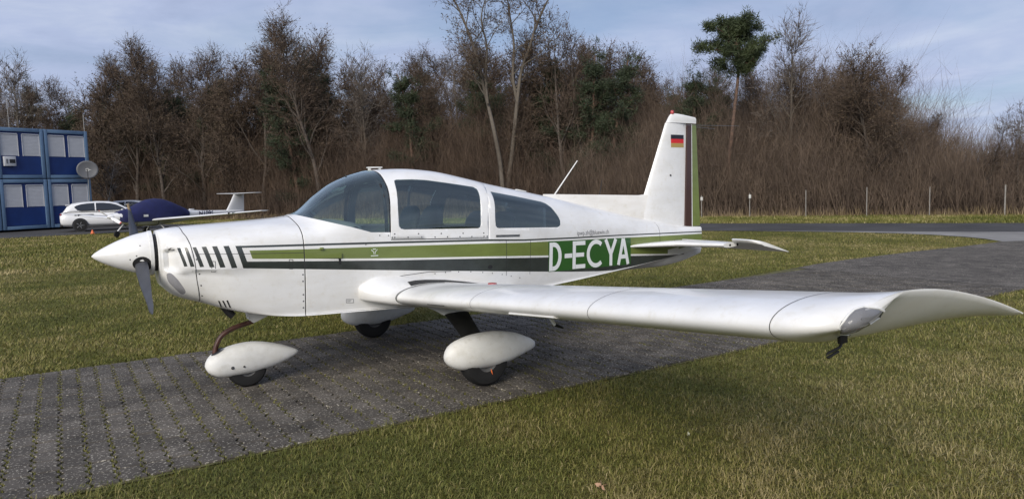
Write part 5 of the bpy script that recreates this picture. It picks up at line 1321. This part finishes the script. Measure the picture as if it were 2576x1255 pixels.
# birch stem by the dish and roof rods
bp0 = lat_dep((272-1288)/FPX*48, 48)
br = bare_tree('birch_tree', 330, 4.6, .05, 7, 0, material('birch_bark', (.42,.40,.36), .8, col2=(.16,.14,.12), vscale=7), M_twigp, low=.4, sub=4, twigs=5, label='thin pale birch stem right of the satellite dish'); br.location = bp0
for px, yt in ((50, 252), (236, 292)):
    q = lat_dep((px-1288)/FPX*46.5, 46.5)
    rod = empty('roof_rod', (q[0], q[1], 5.9), 0, 'thin pale rod standing on the container roof, ' + ('left one' if px < 100 else 'right one near the corner'), 'rod', 'rods on the container roof')
    tube('rod', [(0,0,0),(0,0,1.65 + (hor(px)-yt)/FPX*46.5 - 5.9)], .018, M_steel, rod, 6); box('foot', (0,0,.02), (.12,.12,.04), M_steel, rod)

# ------------------------------------------------------------------ cars
M_carw = material('white_car_paint', (.74, .74, .73), .25, coat=.6); M_carg = material('dark_car_glass', (.012, .014, .017), .08, coat=.8)
M_tail = material('tail_lamp_red', (.30, .012, .012), .25, coat=.5); M_plate = material('number_plate', (.62, .62, .60), .5)
M_trim = material('black_plastic', (.018, .018, .02), .6)
def build_car(name, label):
    """x from tail (0) to nose (4.6), y across, z up"""
    root = empty(name, (0, 0, 0), 0, label, 'car')
    def sec(x, wb, wt, z0, z1, n=20, e=.55):
        out = []
        for t in np.arange(n)*2*PI/n:
            c, s_ = math.cos(t), math.sin(t); z = (z0+z1)/2 + (z1-z0)/2*np.sign(s_)*abs(s_)**e; f = (z-z0)/(z1-z0); w = wb + (wt-wb)*f
            out.append((x, w*np.sign(c)*abs(c)**e, z))
        return np.array(out)
    body = [sec(0.0,.72,.66,.50,.92), sec(.03,.84,.80,.38,1.02), sec(.15,.91,.87,.30,1.08), sec(.45,.925,.89,.24,1.10), sec(1.2,.925,.90,.24,1.08), sec(2.4,.92,.89,.24,1.05), sec(3.2,.92,.88,.24,1.03), sec(3.7,.915,.84,.24,1.00), sec(4.2,.90,.76,.26,.92), sec(4.5,.80,.64,.32,.80), sec(4.6,.62,.52,.42,.68)]
    b = loft('body', body, M_carw, root, 50)
    gh = [sec(.16,.78,.60,1.02,1.10), sec(.35,.82,.64,1.02,1.40), sec(.62,.83,.63,1.02,1.56), sec(1.1,.84,.645,1.02,1.625), sec(1.8,.84,.65,1.0,1.65), sec(2.4,.84,.645,1.0,1.62), sec(2.85,.83,.62,1.0,1.52), sec(3.3,.80,.60,1.0,1.24), sec(3.62,.76,.58,.98,1.04)]
    cabin = loft('cabin', gh, M_carw, root, 50)
    bb = bmesh.new(); bb.from_mesh(cabin.data); bmesh.ops.recalc_face_normals(bb, faces=bb.faces)
    bmesh.ops.delete(bb, geom=[f for f in bb.faces if len(f.verts) > 6], context='FACES_ONLY')
    def cutw(P, mi, ax, test):
        fs = [f for f in bb.faces if test(f.calc_center_median())]
        for i in range(len(P)):
            a_, b_ = P[i], P[(i+1) % len(P)]; du, dz_ = b_[0]-a_[0], b_[1]-a_[1]
            ge = set(fs)
            for f in fs: ge.update(f.edges); ge.update(f.verts)
            co = (a_[0], 0, a_[1]) if ax == 0 else (0, a_[0], a_[1]); no = (dz_, 0, -du) if ax == 0 else (0, dz_, -du)
            r = bmesh.ops.bisect_plane(bb, geom=list(ge), dist=1e-5, plane_co=co, plane_no=no)
            fs = list({g_ for g_ in r['geom'] if isinstance(g_, bmesh.types.BMFace) and g_.is_valid} | {f for f in fs if f.is_valid})
        for f in fs:
            c = f.calc_center_median()
            if in_poly(c.x if ax == 0 else c.y, c.z, P): f.material_index = mi
    WA = [(.70,1.34),(.80,1.42),(1.0,1.485),(1.30,1.53),(1.68,1.55),(1.68,1.10),(1.02,1.10),(.84,1.17)]; WB = [(1.74,1.55),(2.1,1.545),(2.45,1.50),(2.75,1.41),(3.05,1.25),(3.22,1.11),(1.74,1.10)]
    for sgn in (-1, 1):
        cutw(WA, 1 if sgn < 0 else 2, 0, lambda c: c.y*sgn > .42); cutw(WB, 3 if sgn < 0 else 4, 0, lambda c: c.y*sgn > .42)
    cutw([(-.62,1.09),(.62,1.09),(.60,1.30),(.52,1.43),(-.52,1.43),(-.60,1.30)], 5, 1, lambda c: c.x < .5)
    cutw([(-.60,1.08),(.60,1.08),(.56,1.50),(-.56,1.50)], 6, 1, lambda c: c.x > 2.7)
    def extract(ids, nm, mat, par):
        b2 = bb.copy(); bmesh.ops.delete(b2, geom=[f for f in b2.faces if f.material_index not in ids], context='FACES')
        for f in b2.faces: f.material_index = 0
        o_ = bm_obj(nm, b2, mat, par, 40); return o_
    bpy.data.objects.remove(cabin); cabin = extract((0,), 'cabin', M_carw, root)
    for i_ in (1, 2, 3, 4): extract((i_,), 'side_window', M_carg, root)
    extract((5,), 'rear_window', M_carg, root); extract((6,), 'windscreen', M_carg, root)
    for sgn in (-1, 1):
        box('door_handle', (1.45, sgn*.918, .93), (.20, .03, .035), M_carw, b, .008); box('door_handle', (2.45, sgn*.915, .92), (.20, .03, .035), M_carw, b, .008)
        box('sill', (2.3, sgn*.90, .27), (2.0, .09, .10), M_trim, b, .02); box('mirror', (3.0, sgn*.99, 1.10), (.12, .18, .12), M_carw, root, .03)
        box('tail_lamp', (.05, sgn*.66, .96), (.07, .32, .09), M_tail, root, .015); box('headlamp', (4.42, sgn*.56, .72), (.16, .24, .10), M_lens, root, .02)
    box('number_plate', (-.008, 0, .78), (.02, .52, .12), M_plate, root, .004); box('rear_diffuser', (.05, 0, .36), (.16, 1.35, .15), M_trim, root, .03)
    box('roof_spoiler', (.42, 0, 1.455), (.26, 1.14, .04), M_carw, root, .015)
    for x in (.93, 3.68):
        for sgn in (-1, 1):
            ar = revolve('wheel_arch', [(-.02, .385), (.012, .385)], M_trim, root, (0, 0, 0), 24)
            for v in ar.data.vertices: v.co = Vector((x + v.co.y, sgn*(.915 + v.co.x), .36 + v.co.z))
            wl = empty('wheel', (x, sgn*.82, .345)); wl.parent = root
            ty = revolve('tyre', [(-.11,.20),(-.12,.28),(-.10,.33),(0,.345),(.10,.33),(.12,.28),(.11,.20)], M_rubber, wl, (0, 0, 0), 28)
            rm = revolve('rim', [(-.09,.22),(-.10,.20),(.0,.05),(.09,.06),(.105,.20),(.10,.215)], M_trim, wl, (0, 0, 0), 20)
            for ob in (ty, rm):
                for v in ob.data.vertices: v.co = Vector((v.co.y, v.co.x, v.co.z))
            if sgn:
                for q in range(5):
                    a = q*2*PI/5; box('spoke', (.11*math.cos(a), sgn*.11, .11*math.sin(a)), (.17, .02, .035), M_steel, wl, .006, Matrix.Rotation(-a, 3, 'Y'))
    return root
car = build_car('parked_car', 'white estate car with black wheels parked before the blue containers')
def heading(root, lat, dep, hl, hd):
    p = lat_dep(lat, dep); d = CR[:2]*hl + CF[:2]*hd; root.location = p; root.rotation_euler = (0, 0, math.atan2(d[1], d[0]))
# tail stands at the left, nose to the right and away
heading(car, (158-1288)/FPX*39.6, 39.6, .86, .51)
car2 = copy_tree(car); car2['label'] = 'white car farther back, only its roof showing above the blue cover'
heading(car2, (262-1288)/FPX*49.5, 49.5, .97, .24)

# ------------------------------------------------------------------ covered motor glider
M_cov = material('navy_cover_cloth', (.009, .013, .080), .8, var=.3, vscale=3, bump=.9, bscale=4)
M_gwh = material('glider_gelcoat', (.76, .76, .75), .28, coat=.4)
GL = empty('motor_glider', (0, 0, 0), 0, 'white T-tailed motor glider under a navy blue cover', 'motor glider')
def gsec(x, w, z0, z1, n=20, e=.9): 
    return np.array([(x, w*np.sign(math.cos(t))*abs(math.cos(t))**e, (z0+z1)/2 + (z1-z0)/2*np.sign(math.sin(t))*abs(math.sin(t))**e) for t in np.arange(n)*2*PI/n])
gf = [gsec(.25,.16,.92,1.24), gsec(.5,.30,.76,1.32), gsec(1.0,.42,.60,1.38), gsec(1.6,.50,.52,1.48), gsec(2.4,.52,.52,1.55), gsec(3.2,.46,.58,1.45), gsec(4.0,.33,.68,1.30), gsec(5.0,.21,.80,1.20), gsec(6.2,.14,.88,1.16), gsec(7.2,.10,.92,1.14), gsec(7.5,.05,.96,1.10)]
fus2 = loft('fuselage', gf, M_gwh, GL, 60)
cs = []
for x, w, z0, z1 in ((.42,.27,.86,1.33),(.6,.37,.80,1.40),(1.0,.46,.78,1.50),(1.5,.545,.78,1.76),(1.9,.57,.79,1.93),(2.3,.585,.80,1.99),(2.7,.575,.82,1.95),(3.1,.53,.84,1.80),(3.5,.46,.88,1.60),(3.85,.39,.92,1.42),(3.95,.36,1.02,1.34)):
    row = []
    for t in np.linspace(-.12, PI+.12, 19):
        row.append((x, w*math.cos(t)*(1 + .012*math.sin(9*t + x*5)), z0 + (z1-z0)*max(0, math.sin(t))**.75 + (.0 if math.sin(t) > 0 else -.02)))
    cs.append(np.array(row))
n = 19; V = np.concatenate(cs); F = [(i*n+k, i*n+k+1, (i+1)*n+k+1, (i+1)*n+k) for i in range(len(cs)-1) for k in range(n-1)] + [tuple(range(n))[::-1], tuple(range((len(cs)-1)*n, len(cs)*n))]
cover = mesh_py('canopy_cover', V, F, M_cov, GL); sharp(cover, 70)
mesh_py('cover_label', [(1.35,-.562,1.02),(1.58,-.572,1.02),(1.58,-.572,1.14),(1.35,-.562,1.14)], [(0,1,2,3)], M_sign, cover)
for x in (1.05, 2.15): tube('cover_strap', [(x,-.50,.83),(x,-.47,.62),(x,-.30,.52),(x,0,.50),(x,.30,.52),(x,.50,.83)], .016, M_black, cover, 6)
for s in (-1, 1):
    ws = []
    for y, x0, c, z, th in ((.35,1.75,1.25,.80,.17),(.6,1.75,1.25,.82,.165),(3.0,1.85,1.08,.96,.14),(5.2,1.98,.85,1.09,.11),(6.6,2.10,.60,1.18,.075),(7.0,2.2,.42,1.21,.05)):
        u = (1-np.cos(np.linspace(0, PI, 12)))/2; yt = th*2.6*np.sqrt(u)*(1-u)*.5 + .003; xs = x0 + c*u
        ws.append(np.array([(a, s*y, z + t_*1.2) for a, t_ in zip(xs[::-1], yt[::-1])] + [(a, s*y, z - t_*.7) for a, t_ in zip(xs[1:], yt[1:])]))
    wg = loft('wing', ws, M_gwh, GL, 60)
    for y in (5.3, 5.55): box('wing_joint_tape', (2.35, s*y, 1.13), (.8, .05, .085), M_lens if y > 5.4 else M_trim, wg)
    leg = empty('main_wheel', (2.35, s*.75, .19)); leg.parent = GL
    ty = revolve('tyre', [(-.06,.10),(-.065,.15),(0,.19),(.065,.15),(.06,.10)], M_rubber, leg, (0,0,0), 20)
    rm = revolve('rim', [(-.04,.10),(0,.03),(.04,.10)], M_steel, leg, (0,0,0), 14)
    for ob in (ty, rm):
        for v in ob.data.vertices: v.co = Vector((v.co.y, v.co.x, v.co.z))
    tube('gear_leg', [(2.3, s*.30, .62), (2.35, s*.72, .22)], .03, M_gwh, GL, 8)
    loft('tailplane', [plate_sec(x0, x0+c, s*y, 2.13 + .02*y, th) for y, x0, c, th in ((0,6.95,.72,.07),(.8,7.03,.58,.055),(1.45,7.12,.42,.035))], M_gwh, GL, 60)
loft('fin', [plate_sec(a, b_, z, 0, .10, True) for z, a, b_ in ((1.0,6.35,7.6),(1.3,6.55,7.62),(1.7,6.78,7.64),(2.12,7.0,7.66))], M_gwh, GL, 60)
revolve('spinner', [(0,.01),(.06,.075),(.16,.125),(.26,.15),(.30,.15)], M_gwh, GL, (-.02, 0, 1.09), 24)
for s in (-1, 1):
    d = np.array([0, s*math.cos(.42), s*math.sin(.42)]); rows = []
    for r_b, ch, tw_ in ((.10,.09,1.0),(.25,.15,.8),(.5,.16,.6),(.74,.13,.5),(.80,.10,.5)):
        a = np.array([math.sin(tw_), 0, 0]) + np.cross(d, [1.0,0,0])*math.cos(tw_); nb_ = np.cross(d, a); rows.append(np.array([np.array([.12,0,1.09]) + d*r_b + a*ch*.5*math.cos(t) + nb_*.012*math.sin(t) for t in np.arange(10)*2*PI/10]))
    bl = loft('propeller_blade', rows[:4], M_gwh, GL, 60); loft('red_blade_tip', [rows[3]*1.0, rows[4]], material('prop_tip_red', (.45,.06,.05), .4), bl, 60)
tube('nose_leg', [(.75,0,.70),(.45,0,.35),(.30,0,.17)], .03, M_gwh, GL, 8)
nw = empty('nose_wheel', (.38, 0, .15)); nw.parent = GL
ty = revolve('tyre', [(-.05,.08),(-.05,.12),(0,.15),(.05,.12),(.05,.08)], M_rubber, nw, (0,0,0), 18); rm = revolve('rim', [(-.03,.08),(0,.02),(.03,.08)], M_steel, nw, (0,0,0), 12)
for ob in (ty, rm):
    for v in ob.data.vertices: v.co = Vector((v.co.y, v.co.x, v.co.z))
box('roof_fitting', (4.35, 0, 1.30), (.24, .10, .05), M_gwh, GL, .01)
cu = bpy.data.curves.new('lettering', 'FONT'); cu.body = 'N1096'; cu.size = .34; cu.extrude = .003; cu.offset = .008
ob = bpy.data.objects.new('lettering', cu); COL.objects.link(ob); dg = bpy.context.evaluated_depsgraph_get(); me = bpy.data.meshes.new_from_object(ob.evaluated_get(dg)); bpy.data.objects.remove(ob)
for v in me.vertices:
    x = 4.55 + v.co.x; z = .93 + v.co.y; f = np.interp(x, [4,5,6.2], [.33,.21,.14]); v.co = Vector((x, -f - .006 - v.co.z, z))
me.materials.clear(); new_obj('registration_lettering', me, GL, material('navy_lettering', (.012,.018,.07), .4))
hl_, hd_ = .46, .888
heading(GL, -17.75, 31.6, hl_, hd_)
for ob in GL.children_recursive:
    if ob.type == 'MESH' and not (ob.parent and 'wheel' in ob.parent.name):
        for v in ob.data.vertices: v.co.z *= .85

# ------------------------------------------------------------------ small things on the grass
M_cone = material('orange_plastic', (.72, .16, .05), .5)
cp = gpix(233, 588); cn = empty('marker_cone', (cp[0], cp[1], -.01), 0, 'small orange marker cone on the grass before the white car', 'cone')
V = [(.09*math.cos(a), .09*math.sin(a), .02) for a in np.arange(12)*PI/6] + [(.02*math.cos(a), .02*math.sin(a), .21) for a in np.arange(12)*PI/6]
mesh_py('cone_body', V, [(i, (i+1) % 12, 12+(i+1) % 12, 12+i) for i in range(12)] + [tuple(range(12, 24))], M_cone, cn); box('cone_base', (0,0,.01), (.22,.22,.02), M_cone, cn)
M_leaf = material('dry_leaf', (.42, .25, .15), .7, var=.3, vscale=30)
def leaf(px, py, size, label, mat, lobes=5):
    p = gpix(px, py, .035); V = [(0,0,.006)]; m = 4*lobes
    for k in range(m):
        a = 2*PI*k/m; r = size*(.62 + .38*math.cos(a*lobes))*(1 + .15*math.cos(a)); V.append((r*math.cos(a), r*math.sin(a), .012*math.sin(3*a) + .01*r/size))
    F = [(0, k+1, (k+1) % m + 1) for k in range(m)]
    o = mesh_py('fallen_leaf', V, F, mat); o.location = (p[0], p[1], .034); o.rotation_euler = (.25, -.2, 1.0)
    md = o.modifiers.new('t', 'SOLIDIFY'); md.thickness = .001
    return tag(o, label, 'leaf')
leaf(1512, 1222, .036, 'pinkish brown lobed leaf lying on the foreground grass', M_leaf)
leaf(1732, 1092, .014, 'tiny pale leaf on the foreground grass below the wing', material('pale_leaf', (.62,.62,.48), .7), 2)
